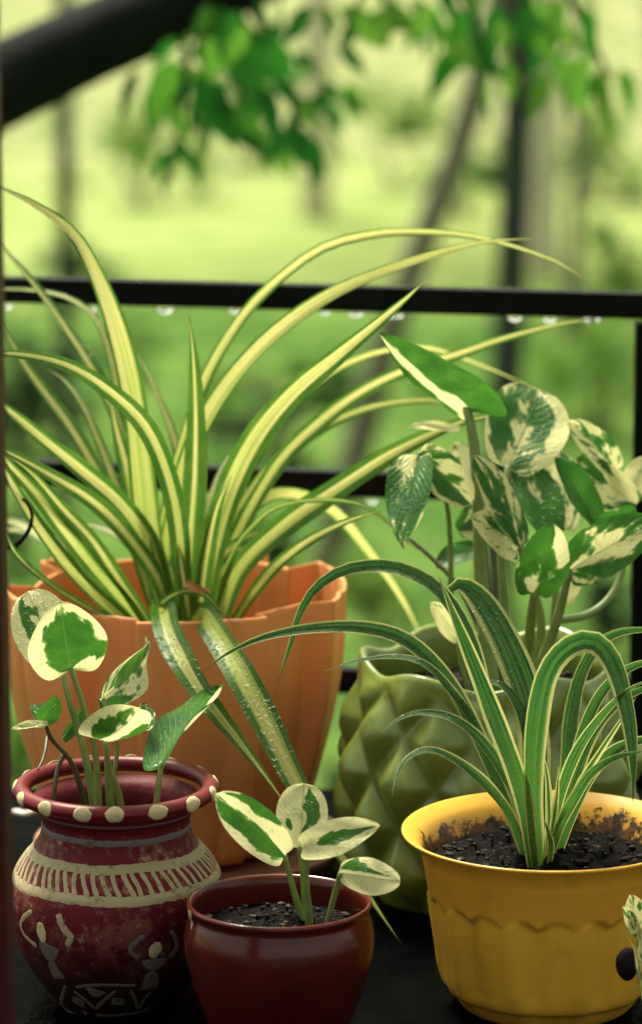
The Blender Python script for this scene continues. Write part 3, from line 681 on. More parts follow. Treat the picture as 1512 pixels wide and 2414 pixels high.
def stroke(name, tz, widths, mat, thick=0.0006, n=None, seed=0, closed=False):
    pts = catmull([(a_, z_*20, 0) for a_, z_ in tz], n or 4*len(tz)); n = len(pts); rows = 5
    vs, fs = [], []
    for i, p in enumerate(pts):
        q0 = pts[max(i-1, 0)]; q1 = pts[min(i+1, n-1)]
        z = p.y/20; r = ur(z)
        tx, ty = (q1.x-q0.x)*r, (q1.y-q0.y)/20; l = math.hypot(tx, ty) or 1; nx, ny = -ty/l, tx/l
        f = i/(n-1); k = f*(len(widths)-1); a0 = int(min(k, len(widths)-2)) if len(widths) > 1 else 0
        w = widths[0] if len(widths) == 1 else widths[a0]+(widths[a0+1]-widths[a0])*(k-a0)
        w *= 1+0.22*noise.noise(Vector((i*0.9, seed*3.1, 0.5)))
        end = 0.55 if (not closed and i in (0, n-1)) else 1
        for j in range(rows):
            s = j/(rows-1)*2-1; jz = 0.12*w*noise.noise(Vector((i*1.7, s*2, seed+9.0))) if abs(s) > 0.9 else 0
            off = s*w/2*end+jz; zz = z+ny*off; th = p.x+nx*off/r
            rr = ur(zz)+thick*(1-s*s)**0.5*(1.0 if end == 1 else 0.4)-0.00015
            vs.append(Vector((UX+rr*math.cos(th), UY+rr*math.sin(th), zz)))
    for i in range(n-1):
        for j in range(rows-1): fs.append((i*rows+j, i*rows+j+1, (i+1)*rows+j+1, (i+1)*rows+j))
    return mesh_obj(name, vs, fs, mat, UBODY)
def ring(cy, w, mat, seed, wob=0.0008):
    z = uhit(738, cy)[1]; tz = [(2*math.pi*k/60, z+wob*noise.noise(Vector((math.cos(k/60*6.283)*1.6, math.sin(k/60*6.283)*1.6, seed)))) for k in range(61)]
    stroke('painted_band', tz, [w], mat, 0.0005, 180, seed, True); return z
mm = ucr(1)
ring(500, 26*mm, M_GREYP, 1); ring(600, 46*mm, M_GREYP, 2)
zt = ring(772, 60*mm, M_BUFF, 3, 0.0012); zb = ring(965, 74*mm, M_BUFF, 4, 0.0012)
for k in range(58):
    th = 2*math.pi*k/58+rn.uniform(-.02, .02); sl = 0.10
    stroke('painted_dash', [(th-sl*0.5+rn.uniform(-.02, .02), zt-0.001), (th+rn.uniform(-.01, .01), (zt+zb)/2), (th+sl*0.5+rn.uniform(-.02, .02), zb+0.001)], [36*mm, 32*mm, 40*mm], M_BUFF, 0.0006, 10, k)
FIG = [([(205, 1025), (150, 1070), (133, 1125), (165, 1190), (235, 1250)], [30, 34, 26, 30, 36], M_BUFF), ([(375, 1045), (385, 1095), (415, 1150), (450, 1195), (425, 1250)], [46, 44, 48, 40, 34], M_BUFF),
       ([(256, 1098), (258, 1120), (262, 1160), (270, 1200), (276, 1226)], [34, 70, 82, 66, 30], M_CREAM), ([(310, 1238), (312, 1290), (325, 1350)], [190, 140, 50], M_DIM), ([(330, 1350), (345, 1400), (380, 1460)], [50, 90, 130], M_DIM),
       ([(920, 1180), (870, 1220), (830, 1275), (880, 1330)], [26, 34, 28, 24], M_GREYP), ([(1085, 1150), (1115, 1195), (1125, 1260), (1080, 1320)], [30, 26, 28, 34], M_GREYP),
       ([(1002, 1225), (997, 1245), (988, 1275), (980, 1305), (974, 1326)], [40, 74, 86, 70, 36], M_CREAM), ([(985, 1330), (980, 1365), (970, 1405)], [200, 150, 60], M_GREYP), ([(968, 1410), (960, 1460), (950, 1525)], [60, 110, 130], M_DIM),
       ([(480, 1512), (600, 1500), (740, 1498), (870, 1500)], [22, 26, 22, 20], M_DIM), ([(470, 1535), (540, 1590), (605, 1650)], [24, 28, 24], M_DIM), ([(740, 1535), (670, 1590), (608, 1655)], [24, 28, 24], M_DIM),
       ([(240, 1470), (310, 1550), (390, 1625)], [26, 24, 26], M_DIM), ([(420, 1500), (400, 1560), (395, 1625)], [20, 24, 22], M_DIM), ([(830, 1530), (860, 1590), (880, 1650)], [22, 24, 20], M_DIM), ([(960, 1540), (920, 1590), (885, 1650)], [22, 24, 20], M_DIM),
       ([(500, 1580), (500, 1625)], [70, 90], M_DIM), ([(755, 1580), (750, 1625)], [70, 90], M_DIM), ([(610, 1525), (606, 1575)], [150, 40], M_DIM),
       ([(300, 1600), (450, 1668), (600, 1690), (760, 1690), (900, 1668), (1010, 1610)], [36, 30, 40, 30, 34, 30], M_DIM)]
for k, (pts, ws, mt) in enumerate(FIG): stroke('painted_figure_stroke' if k < 10 else 'painted_zigzag_stroke', [uhit(*p) for p in pts], [w*mm*1.35 for w in ws], mt, 0.00035, 5*len(pts)+4, 100+k)
for k in range(15):                   # dots of thick paint on the rim
    th = R(-90+2.6+24.4*k); bm = bmesh.new(); bmesh.ops.create_uvsphere(bm, u_segments=14, v_segments=8, radius=1)
    rd = Vector((math.cos(th), math.sin(th), 0)); tg = Vector((-math.sin(th), math.cos(th), 0)); el = R(rn.uniform(2, 14)); nr = rd*math.cos(el)+Vector((0, 0, 1))*math.sin(el); vt = nr.cross(tg)
    c = Vector((UX, UY, UR_Z))+rd*UR_R+nr*(UR_T*0.92); sa_, sb_ = ucr(rn.uniform(58, 72)), ucr(rn.uniform(50, 56))
    vs = [c+tg*(v.co.x*sa_*(1+.22*noise.noise(v.co*1.8+Vector((k*5, 0, 0)))))+vt*(v.co.y*sb_*(1+.2*noise.noise(v.co*1.8+Vector((0, k*5, 0)))))+nr*(v.co.z*ucr(11)-abs(v.co.y)**2*ucr(14)) for v in bm.verts]
    fs = [[v.index for v in f.verts] for f in bm.faces]; bm.free()
    mesh_obj('painted_dot', vs, fs, M_CREAM, URIM)

# red glazed pot
RY = 2.20; RX = P(658, 2126, RY).x; rcr = lambda c: S(c*0.3897, RY); rcz = lambda c: zc(1767.6+c*0.3897, RY)
RP = thing('red_clay_pot', 'small glossy dark red clay pot with rounded belly between urn and yellow pot', 'pot', (RX, RY, 0))
R_TOP = rcz(920)
rpf = [(rcr(330), 0.0), (rcr(365), 0.002), (rcr(440), rcz(1660)), (rcr(530), rcz(1450)), (rcr(588), rcz(1260)), (rcr(600), rcz(1130)), (rcr(582), rcz(1040)), (rcr(560), rcz(985))]
rpf = smoothprof(rpf, 50)+[(rcr(556), rcz(968)), (rcr(566), rcz(955)), (rcr(578), rcz(940)), (rcr(581), rcz(926)), (rcr(576), R_TOP+0.001), (rcr(562), R_TOP+0.0012), (rcr(548), R_TOP-0.0005), (rcr(536), rcz(960)), (rcr(536), rcz(1010)), (rcr(556), rcz(1120)), (rcr(540), rcz(1250))]
lathe('pot_wall', rpf, RX, RY, M_RED, RP, 120)
soil_disc(RP, RX, RY, rcz(1080), rcr(540), 0.003, 8)
# chipped lip showing pale clay
pc = P(441, 2155, RY-0.004)
th0 = math.atan2(-0.12, -1.0)
vs, fs = [], []
for i in range(7):
    f = i/6; z = R_TOP+0.0008-0.0155*f; hw = 0.060*(1-f)**0.6*(1+0.3*math.sin(i*2.3)); r_ = (rcr(583) if f < 0.2 else (rcr(580) if f < 0.42 else rcr(566 if f < .62 else 572)))+0.0006
    for s in (-1, -0.3, 0.4, 1): vs.append(Vector((RX+r_*math.cos(th0+0.22+hw*s), RY+r_*math.sin(th0+0.22+hw*s), z)))
for i in range(6):
    for j in range(3): fs.append((i*4+j, i*4+j+1, i*4+j+5, i*4+j+4))
mesh_obj('chipped_patch', vs, fs, M_BUFF, RP)

# ------------------------------------------------------------------ strap-leaf plants
SEED = [0]
def ribbon(parent, pts, w, Yb, Yt, tw0=0.0, tw1=None, cream=0.5, mat=None, chan=0.22, base=0.72, n=34, pk=0.35, pw=1.2, tipw=2.0, dry=0.0, name='leaf', ymid=None):
    SEED[0] += 1; sd_ = SEED[0]; tw1 = tw0 if tw1 is None else tw1
    tri = len(pts[0]) == 3
    c2 = catmull([(p_[0], p_[1], p_[2]*1000 if tri else 0) for p_ in pts], n); L = [0]
    for i in range(1, n): L.append(L[-1]+(c2[i]-c2[i-1]).length)
    c = []
    for i, p in enumerate(c2):
        t = L[i]/L[-1]
        if tri: Y = p.z/1000
        elif ymid is None: Y = Yb+(Yt-Yb)*t**pw
        else: Y = (1-t)**2*Yb+2*t*(1-t)*(2*ymid-(Yb+Yt)/2)+t*t*Yt
        c.append((P(p.x, p.y, Y), t, Y))
    vs, fs, uv = [], [], []; K = 7
    for i, (p, t, Y) in enumerate(c):
        T = (c[min(i+1, n-1)][0]-c[max(i-1, 0)][0]).normalized(); V = (CL-p).normalized()
        lat = T.cross(V).normalized(); lat = Quaternion(T, (tw0+(tw1-tw0)*t)+0.10*math.sin(t*5+sd_)) @ lat; nn = lat.cross(T).normalized()
        if nn.dot(V) < 0: nn = -nn
        q = base+(1-base)*math.sin(math.pi/2*min(1, t/pk)) if t < pk else max(0.0, 1-((t-pk)/(1-pk))**tipw)
        hw = S(w/2, Y)*max(0.02, q)*(1+0.03*math.sin(t*23+sd_))
        for k in range(K):
            s = k/(K-1)*2-1
            und = 0.06*hw*math.sin(t*17+s*2+sd_)
            vs.append(p+lat*(hw*s)+nn*(chan*hw*(abs(s)**1.4)-chan*hw*0.4+und)); uv.append(((s+1)/2, t))
    for i in range(n-1):
        for k in range(K-1): fs.append((i*K+k, i*K+k+1, (i+1)*K+k+1, (i+1)*K+k))
    o = mesh_obj(name, vs, fs, mat or MB_GOLD, parent, uvs=uv)
    o['seed'] = (sd_*0.6180339) % 1.0; o['cream'] = float(cream); o['drytip'] = float(dry); return o

oc = P(430, 1480, OY-0.02)
SP1 = thing('spider_plant', 'large spider plant with long yellow and green striped leaves in the orange planter', 'plant', (OX, OY-0.02, OS_Z))
b = (432, 1482); CY = OY-0.02
BL = [ # points, width, Y base, Y tip, twist0, twist1, cream
 # far leaves first
 ([(520, 1470), (560, 1250), (620, 1175), (700, 1165), (790, 1208), (860, 1290), (920, 1370), (962, 1440), (990, 1500), (1010, 1560)], 40, CY+.02, 2.80, .3, .5, .75),
 ([(400, 1480), (350, 1300), (300, 1050), (262, 850), (232, 762), (196, 722), (130, 692), (10, 681), (-120, 700)], 26, CY+.04, 2.78, .6, .6, .55),
 ([(400, 1482), (345, 1270), (285, 1010), (228, 885), (160, 778), (88, 678), (12, 590), (-60, 520)], 46, CY+.03, 2.72, .5, .6, .5),
 ([(440, 1480), (437, 1300), (430, 1150), (414, 1050), (390, 975), (352, 890), (314, 822)], 34, CY+.04, 2.70, .3, .5, .7),
 ([(380, 1480), (330, 1330), (270, 1140), (205, 975), (150, 895), (110, 870)], 40, CY+.03, 2.68, .4, .6, .6),
 ([(395, 1482), (340, 1310), (245, 1140), (170, 1010), (110, 930), (60, 862), (15, 785), (-40, 700)], 46, CY+.02, 2.66, .3, .5, .5),
 ([(300, 1480), (250, 1395), (190, 1325), (130, 1283), (60, 1243), (10, 1228), (-80, 1235)], 46, CY+.02, 2.72, .3, .4, .55),
 ([(290, 1485), (230, 1400), (150, 1310), (70, 1255), (-20, 1250), (-100, 1270)], 30, CY+.04, 2.74, .4, .4, .5),
 ([(470, 1480), (520, 1290), (620, 1120), (740, 1020), (830, 975), (910, 952), (1010, 943), (1090, 953), (1180, 985)], 34, CY+.03, 2.76, .3, .5, .6),
 ([(470, 1480), (530, 1230), (650, 1000), (760, 890), (850, 842), (930, 822), (1010, 820), (1100, 848), (1180, 880), (1250, 912)], 30, CY+.04, 2.80, .4, .7, .75),
 ([(490, 1478), (545, 1290), (650, 1100), (760, 990), (860, 918), (960, 872), (1080, 835), (1200, 794), (1320, 764), (1405, 750)], 46, CY+.03, 2.70, .3, .3, .55),
 ([(372, 1480), (362, 1370), (385, 1230), (425, 1060), (480, 900), (522, 818), (580, 732), (660, 652), (760, 582), (870, 552), (960, 545), (1080, 551), (1180, 572), (1260, 597), (1340, 632), (1392, 676)], 36, CY+.02, 2.66, .3, .5, .7),
 ([(380, 1480), (378, 1370), (402, 1230), (440, 1080), (490, 972), (562, 868), (660, 772), (780, 692), (900, 640), (1050, 590), (1160, 568), (1255, 563)], 46, CY+.01, 2.58, .15, .2, .82),
 ([(470, 1480), (500, 1330), (535, 1180), (590, 1050), (660, 950), (740, 870), (830, 800)], 40, CY+.03, 2.66, .3, .3, .5),
 # tall one left of centre
 ([(408, 1482), (380, 1390), (350, 1260), (332, 1110), (318, 980), (290, 835), (243, 690), (178, 560), (92, 490), (10, 448), (-70, 420)], 74, CY, 2.52, .1, .9, .80),
 ([(400, 1482), (372, 1360), (330, 1230), (300, 1110), (272, 1000), (258, 920)], 62, CY+.02, 2.62, .2, .2, .45),
 # right hand side
 ([(468, 1480), (492, 1330), (535, 1170), (600, 1035), (690, 925), (790, 842), (880, 768), (958, 702), (1000, 662)], 76, CY, 2.48, .15, .15, .62),
 ([(510, 1480), (560, 1345), (660, 1245), (780, 1160), (900, 1082), (1000, 1030), (1090, 994), (1190, 975)], 66, CY, 2.55, .1, .1, .5),
 ([(490, 1482), (540, 1318), (600, 1235), (660, 1192), (760, 1178), (850, 1190), (910, 1228), (960, 1278), (1012, 1312)], 26, CY+.01, 2.50, .9, .9, .25),
 ([(540, 1482), (620, 1365), (700, 1292), (790, 1240), (872, 1210), (900, 1205)], 36, CY-.01, 2.48, .3, .3, .5),
 # left fan, front
 ([(415, 1484), (362, 1300), (290, 1192), (200, 1112), (100, 1032), (10, 960), (-90, 900)], 54, CY-.01, 2.50, .1, .2, .62),
 ([(402, 1484), (375, 1372), (300, 1262), (220, 1182), (120, 1120), (10, 1062), (-90, 1030)], 48, CY-.02, 2.46, .2, .3, .35),
 ([(345, 1486), (310, 1440), (230, 1350), (150, 1250), (82, 1160), (12, 1085), (-60, 1000)], 50, CY-.02, 2.46, .1, .2, .55),
 ([(325, 1486), (270, 1440), (195, 1372), (120, 1280), (62, 1195), (10, 1110), (-50, 1030)], 44, CY-.03, 2.44, .2, .2, .62),
 ([(360, 1486), (330, 1440), (270, 1350), (215, 1270), (150, 1200), (80, 1120), (20, 1075)], 42, CY-.02, 2.50, .3, .3, .4),
 ([(330, 1490), (272, 1462), (200, 1428), (112, 1372), (42, 1310), (8, 1250), (-30, 1180)], 28, CY-.03, 2.42, .8, .8, .2),
 # centre
 ([(438, 1484), (448, 1300), (460, 1120), (462, 970), (456, 840), (446, 745)], 66, CY-.03, 2.52, .1, .1, .28),
 ([(432, 1486), (428, 1330), (408, 1170), (352, 1020), (262, 925), (150, 858), (10, 833), (-120, 850)], 56, CY-.03, 2.42, .1, .25, .42),
 ([(470, 1484), (476, 1400), (490, 1300), (512, 1200), (545, 1120)], 44, CY-.03, 2.52, .3, .3, .4),
 ([(400, 1486), (392, 1400), (372, 1320), (352, 1250)], 44, CY-.02, 2.55, .3, .3, .45),
 ([(450, 1486), (440, 1420), (428, 1340), (420, 1280)], 42, CY-.04, 2.50, .2, .2, .3),
]
for k_, (p_, w_, yb_, yt_, t0, t1, cr) in enumerate(BL): ribbon(SP1, p_, w_*0.90, yb_, yt_, t0, t1, cr*(0.95 if cr > .7 else 0.82), dry=(k_ % 3)*0.5, chan=(.16, .26, .36)[k_ % 3])
rq = random.Random(3)
for k_ in range(12):                  # thin inner leaves filling the crown
    sx_ = rq.choice((-1, 1)); x0 = 430+sx_*rq.uniform(0, 40); hgt = rq.uniform(230, 430); sp_ = sx_*rq.uniform(70, 260)
    ribbon(SP1, [(x0, 1490), (x0+sp_*.12, 1490-hgt*.38), (x0+sp_*.42, 1490-hgt*.8), (x0+sp_*.75, 1490-hgt*.98), (x0+sp_, 1490-hgt*.97)], rq.uniform(20, 32), CY+.01, rq.uniform(2.60, 2.72), rq.uniform(-.6, .6), rq.uniform(-.8, .8), rq.uniform(.25, .6))
# two blades folded over the front rim and a small loop
ribbon(SP1, [(398, 1494, 2.555), (388, 1458, 2.53), (384, 1440, 2.50), (386, 1442, 2.468), (396, 1486, 2.44), (430, 1556, 2.41), (482, 1642, 2.39), (560, 1742, 2.37), (640, 1850, 2.36), (668, 1890, 2.36)], 70, 0, 0, .15, .1, .34, chan=.35, base=.8, pk=.3, tipw=1.3, n=44)
ribbon(SP1, [(486, 1494, 2.555), (474, 1464, 2.53), (472, 1452, 2.50), (482, 1456, 2.466), (512, 1500, 2.44), (562, 1580, 2.41), (622, 1692, 2.39), (690, 1832, 2.37), (742, 1930, 2.36), (800, 2012, 2.35), (850, 2085, 2.34), (900, 2160, 2.335), (946, 2226, 2.33)], 74, 0, 0, .15, .1, .55, chan=.22, base=.85, pk=.42, tipw=.85, dry=1, n=48)
ribbon(SP1, [(352, 1486), (380, 1424), (430, 1394), (482, 1402), (512, 1432), (548, 1470)], 20, CY-.06, 2.48, .5, .5, .2)
tube('dry_leaf_curl', [P(20, 1290, 2.50), P(42, 1282, 2.49), P(66, 1254, 2.48), P(76, 1218, 2.48), P(66, 1188, 2.48), P(52, 1176, 2.48)], 0.0022, 0.0008, M_BARK, SP1, 20, 8)
dl = ribbon(SP1, [(440, 1372), (462, 1384), (482, 1388), (500, 1396)], 26, 2.50, 2.49, .3, 1.2, .5, mat=M_DRY, chan=.6, n=10); dl['label'] = 'withered orange leaf bit'

# yellow pot spider plant
SP2 = thing('spider_plant', 'dark green spider plant with pale leaf edges in the yellow pot', 'plant', (YX, YY, YS_Z))
ZB = (1262, 2046); q = YY
GL = [ # back
 ([(1290, 2042), (1330, 1850), (1345, 1680), (1375, 1570), (1430, 1502), (1512, 1484), (1600, 1500)], 46, q+.02, 2.36, .3, .5, .85),
 ([(1298, 2042), (1340, 1880), (1368, 1740), (1410, 1640), (1470, 1580), (1540, 1560), (1610, 1590)], 42, q+.02, 2.32, .4, .5, .85),
 ([(1300, 2042), (1345, 1860), (1400, 1720), (1465, 1650), (1530, 1622), (1590, 1640)], 40, q+.01, 2.30, .4, .4, .85),
 ([(1304, 2042), (1360, 1880), (1420, 1790), (1480, 1752), (1560, 1742), (1620, 1770)], 38, q, 2.26, .4, .4, .85),
 ([(1262, 2042), (1262, 1880), (1250, 1760), (1222, 1670), (1180, 1615), (1135, 1612), (1105, 1635)], 50, q+.02, 2.30, .3, .9, .9),
 ([(1240, 2042), (1190, 1880), (1130, 1730), (1060, 1625), (1000, 1565), (930, 1548), (850, 1556), (800, 1570), (754, 1586)], 30, q+.01, 2.28, .7, .7, .85),
 ([(1252, 2044), (1230, 1920), (1185, 1820), (1128, 1740), (1062, 1692), (990, 1680), (935, 1698), (892, 1733)], 36, q, 2.24, .5, .6, .85),
 ([(1245, 2044), (1205, 1930), (1150, 1855), (1085, 1800), (1022, 1770), (978, 1776), (942, 1810), (922, 1878)], 34, q-.01, 2.20, .5, .7, .85),
 ([(1258, 2044), (1200, 1850), (1150, 1680), (1110, 1520), (1062, 1425), (1010, 1372), (940, 1340), (868, 1334), (800, 1348), (742, 1388), (704, 1450), (684, 1520), (652, 1614)], 46, q+.01, 2.33, .4, .2, .86),
 ([(1262, 2046), (1258, 1850), (1252, 1700), (1222, 1590), (1172, 1480), (1125, 1408), (1088, 1378), (1062, 1388), (1052, 1412)], 88, q, 2.34, .1, .2, .74, 5),
 ([(1248, 2046), (1182, 1872), (1120, 1722), (1052, 1600), (962, 1512), (862, 1480), (742, 1480), (622, 1502), (540, 1538), (476, 1584)], 44, q-.01, 2.33, .2, .4, .82),
 ([(1256, 2046), (1228, 1870), (1152, 1660), (1085, 1492), (1034, 1362)], 56, q-.02, 2.22, .1, .1, .70),
 ([(1280, 2046), (1310, 1900), (1352, 1780), (1412, 1690), (1480, 1625), (1540, 1600)], 36, q, 2.20, .5, .5, .8),
 ([(1288, 2046), (1320, 1930), (1375, 1830), (1420, 1760), (1500, 1640)], 28, q-.01, 2.22, .6, .6, .5),
 ([(1285, 2046), (1320, 1940), (1352, 1880), (1392, 1822), (1450, 1785), (1520, 1770)], 34, q-.02, 2.18, .4, .4, .85),
 ([(1268, 2048), (1256, 1880), (1262, 1720), (1288, 1590), (1340, 1524), (1400, 1514), (1446, 1572), (1478, 1690), (1490, 1800), (1490, 1892)], 64, q-.02, 2.20, .15, .1, .80, 2.6),
 ([(1282, 2046), (1292, 1940), (1290, 1850), (1278, 1770)], 24, q-.02, 2.25, .4, .4, .4),
 ([(1286, 2048), (1300, 1950), (1310, 1880), (1316, 1800)], 20, q-.03, 2.24, .4, .4, .4),
 ([(1290, 2050), (1298, 2000), (1290, 1960), (1280, 1930)], 18, q-.035, 2.22, .5, .5, .8),
]
for p_, w_, yb_, yt_, t0, t1, cr, *tp in GL: ribbon(SP2, p_, w_*0.90, yb_, yt_, t0, t1, cr, mat=MB_GREEN, chan=.32, base=.6, pk=.42, dry=1, tipw=tp[0] if tp else 2.0)

# ------------------------------------------------------------------ heart-leaf plants
def heart(parent, base, tip, wpx, Yb, Yt, roll=0.0, fold=0.25, curl=0.10, bias=0.0, blobs=(), mat=None, lobe=0.10, seed=None, twist=0.0, name='leaf', pk=0.45, asym=0.0):
    SEED[0] += 1; sd_ = seed or SEED[0]
    B, T = P(*base, Yb), P(*tip, Yt); Lv = T-B; L = Lv.length; X = Lv/L; V = (CL-B).normalized()
    N = (V-X*V.dot(X)).normalized(); N = Quaternion(X, roll) @ N; Yv = N.cross(X)
    hw = S(wpx/2, (Yb+Yt)/2); NS, NV = 40, 24; vs, fs, uv, at = [], [], [], []
    e0, e1 = 0.48, 0.48*(1-pk)/pk*0.95; sp = e0/(e0+e1); mxv = sp**e0*(1-sp)**e1
    for i in range(NS+1):
        s = i/NS; h = (max(s, 1e-4)**e0*max(1-s, 0)**e1)/mxv; h = h*0.92+0.08*math.sin(math.pi*s)
        bb = (s/0.09)*math.exp(1-s/0.09)
        for j in range(NV+1):
            v = j/NV*2-1; av = abs(v)
            x = s-lobe*bb*av**2; y = v*h*(1+asym*(1 if v > 0 else -1)); yy = y*hw
            z = fold*abs(yy)*(0.6+0.4*av)-curl*L*(s-0.3)**2+0.02*L*math.sin(s*9+v*3+sd_)*av
            tq = twist*s; y2, z2 = yy*math.cos(tq)-z*math.sin(tq), yy*math.sin(tq)+z*math.cos(tq)
            vs.append(B+X*(x*L)+Yv*y2+N*z2); uv.append((x, v))
            qv = Vector((x*2.2-0.9*av, v*1.5, sd_*7.77)); pv = 1.1*noise.noise(qv)+0.75*noise.noise(Vector((qv.x*3.4, qv.y*2.0, qv.z)))+0.45*noise.noise(qv*6.0)+bias
            for (bu, bv, ru, rv, sgn) in blobs:
                d = ((x-bu)/ru)**2+((v-bv)/rv)**2; pv += sgn*1.6*math.exp(-d*1.1)
            at.append(pv)
    for i in range(NS):
        for j in range(NV): a0 = i*(NV+1)+j; fs.append((a0, a0+1, a0+NV+2, a0+NV+1))
    return mesh_obj(name, vs, fs, mat or MV, parent, uvs=uv, attr=at)
def stem(parent, pts, Ys, w0, w1, mat=None, name='stem'):
    n = len(pts); c = [P(x, y, Ys[0]+(Ys[1]-Ys[0])*i/(n-1)) for i, (x, y) in enumerate(pts)]
    return tube(name, c, S(w0/2, Ys[0]), S(w1/2, Ys[1]), mat or M_STEM, parent, 18, 10, 0.08)

# in the urn
PU = thing('pothos_plant', 'white-edged pothos with eight leaves growing in the maroon urn', 'plant', (UX, UY, ucz(560)))
heart(PU, (148, 1582), (62, 1392), 150, 2.29, 2.31, -.1, .12, .15, -1.0, [(.60, .45, .30, .26, 1.4), (.25, -.6, .12, .25, 1.2)], MVG, pk=.5)
heart(PU, (166, 1578), (142, 1424), 196, 2.262, 2.24, 0.1, .22, .10, -1.1, [(.42, .0, .62, .70, 1.9), (.25, -.85, .16, .2, 1.3)], MVG, lobe=.12, pk=.40)
heart(PU, (243, 1648), (384, 1512), 110, 2.27, 2.40, 0.75, .35, .15, -.5, [(.6, .2, .5, .5, 1.2), (.1, -.8, .2, .4, 1)], MVG)
heart(PU, (236, 1748), (332, 1690), 170, 2.25, 2.23, 0.95, -.25, .3, -.6, [(.3, -.85, .3, .3, 1.7), (.35, .35, .3, .3, 1.5)], MVG, lobe=.2)
heart(PU, (376, 1798), (514, 1598), 110, 2.27, 2.40, -.9, .55, .12, .9, [(.5, .5, .5, .5, .8), (.45, -.7, .3, .2, -1.5)], MVG, lobe=.14)
heart(PU, (335, 1715), (352, 1658), 54, 2.29, 2.31, .5, .3, .2, .4, [], MVG)
heart(PU, (105, 1700), (132, 1644), 56, 2.28, 2.27, .3, .4, .1, 1.2, [], MVG)
heart(PU, (110, 1705), (76, 1660), 40, 2.29, 2.30, .5, .4, .1, .9, [], MVG)
heart(PU, (112, 1706), (30, 1716), 24, 2.27, 2.25, .6, .5, .1, -.2, [], MVG)
heart(PU, (150, 1740), (205, 1660), 40, 2.30, 2.33, .7, .5, .1, 1.0, [], MVG)
stem(PU, [(222, 1990), (222, 1900), (196, 1760), (160, 1640), (148, 1580)], (2.285, 2.29), 26, 13)
stem(PU, [(232, 1990), (232, 1880), (222, 1760), (192, 1650), (166, 1575)], (2.275, 2.262), 20, 13)
stem(PU, [(262, 1990), (255, 1860), (250, 1740), (244, 1646)], (2.28, 2.27), 17, 11)
stem(PU, [(295, 1990), (282, 1880), (258, 1810), (248, 1750)], (2.27, 2.25), 20, 13)
stem(PU, [(368, 1990), (370, 1890), (376, 1830), (382, 1795)], (2.265, 2.27), 20, 13)
stem(PU, [(275, 1990), (265, 1870), (275, 1780), (272, 1720)], (2.30, 2.30), 14, 10)
stem(PU, [(205, 1990), (200, 1900), (170, 1800), (122, 1742), (105, 1700)], (2.30, 2.28), 18, 9, M_STEMB)
stem(PU, [(112, 1738), (105, 1780), (90, 1815)], (2.285, 2.25), 10, 5, M_STEMB, 'root')
stem(PU, [(152, 1775), (135, 1820), (128, 1880), (125, 1960)], (2.29, 2.28), 12, 9, M_STEMB, 'root')

# in the red pot
PR = thing('pothos_plant', 'young pothos with four cream and green leaves in the small red pot', 'plant', (RX, RY, rcz(1080)))
heart(PR, (672, 2018), (511, 1872), 112, 2.20, 2.17, .15, .18, .05, -.5, [(.45, .25, .45, .38, 1.6), (.55, -.85, .3, .25, 1.6), (.12, .1, .2, .2, 1.0)], MVG, lobe=.08)
heart(PR, (706, 1998), (716, 1846), 126, 2.205, 2.22, 0.0, .12, .12, -1.1, [(.55, -.45, .30, .30, 1.9), (.2, -.15, .16, .14, 1.6), (.35, .5, .1, .2, .7)], MVG, pk=.52, lobe=.06)
heart(PR, (712, 2000), (888, 1944), 92, 2.19, 2.17, -.25, .22, .12, -.9, [(.42, .05, .22, .35, 1.8), (.68, .0, .3, .22, 1.5)], MVG, lobe=.08, pk=.4)
heart(PR, (797, 2056), (924, 2078), 92, 2.18, 2.15, .15, -.35, .28, -.9, [(.25, .5, .25, .35, 1.5), (.6, .3, .35, .15, 1.2)], MVG, lobe=.05, pk=.45)
stem(PR, [(724, 2230), (718, 2185), (692, 2100), (670, 2016)], (2.21, 2.20), 19, 13)
stem(PR, [(726, 2230), (718, 2150), (712, 2070), (705, 1994)], (2.215, 2.205), 12, 11)
stem(PR, [(732, 2230), (728, 2160), (722, 2080), (724, 2012)], (2.205, 2.19), 24, 10)
stem(PR, [(768, 2230), (774, 2170), (788, 2110), (804, 2056)], (2.20, 2.18), 16, 14)

# in the olive pot
PG = thing('pothos_plant', 'tall pothos with many marbled leaves in the olive green pot', 'plant', (GX, GY, gz(1640)))
g = GY
heart(PG, (1100, 968), (893, 794), 150, g, g-.06, -.55, .35, .05, .20, [(.55, .35, .6, .25, -1.6), (.45, -.5, .6, .5, 1.5), (.5, .9, .4, .2, .8), (.12, .0, .12, .12, -1.6)], MVG, lobe=.22, pk=.33, asym=-.55)
heart(PG, (1196, 1102), (1276, 914), 204, g+.02, g+.06, 0.1, .18, .1, -.15, [(.35, .6, .3, .3, .8), (.6, -.4, .25, .2, .9)], lobe=.08, pk=.55)
heart(PG, (1452, 1108), (1345, 992), 80, g+.05, g+.03, .5, .35, .15, -.1)
heart(PG, (984, 1072), (946, 1288), 118, g-.02, g-.07, .4, .4, .10, .55, lobe=.05, pk=.35)
heart(PG, (988, 1070), (1112, 1188), 104, g-.02, g-.02, -.3, .3, .12, .15, [(.5, -.4, .4, .25, 1.0)])
heart(PG, (1226, 1290), (1112, 1072), 86, g-.05, g-.03, .5, .55, .0, -.1, [(.6, .2, .4, .3, 1.2)], lobe=.03)
heart(PG, (1218, 1296), (1126, 1218), 100, g-.03, g-.06, .5, .3, .2, -.25)
heart(PG, (1258, 1398), (1302, 1242), 126, g-.07, g-.10, .2, .3, .12, .7, [(.8, -.6, .2, .3, -2.0), (.1, .2, .2, .3, -1.0)], MVG, lobe=.10)
heart(PG, (1338, 1345), (1530, 1232), 132, g-.06, g-.12, -.1, .25, .18, .25, lobe=.10)
heart(PG, (1296, 1250), (1228, 1082), 112, g+.0, g+.03, .3, .3, .15, .5)
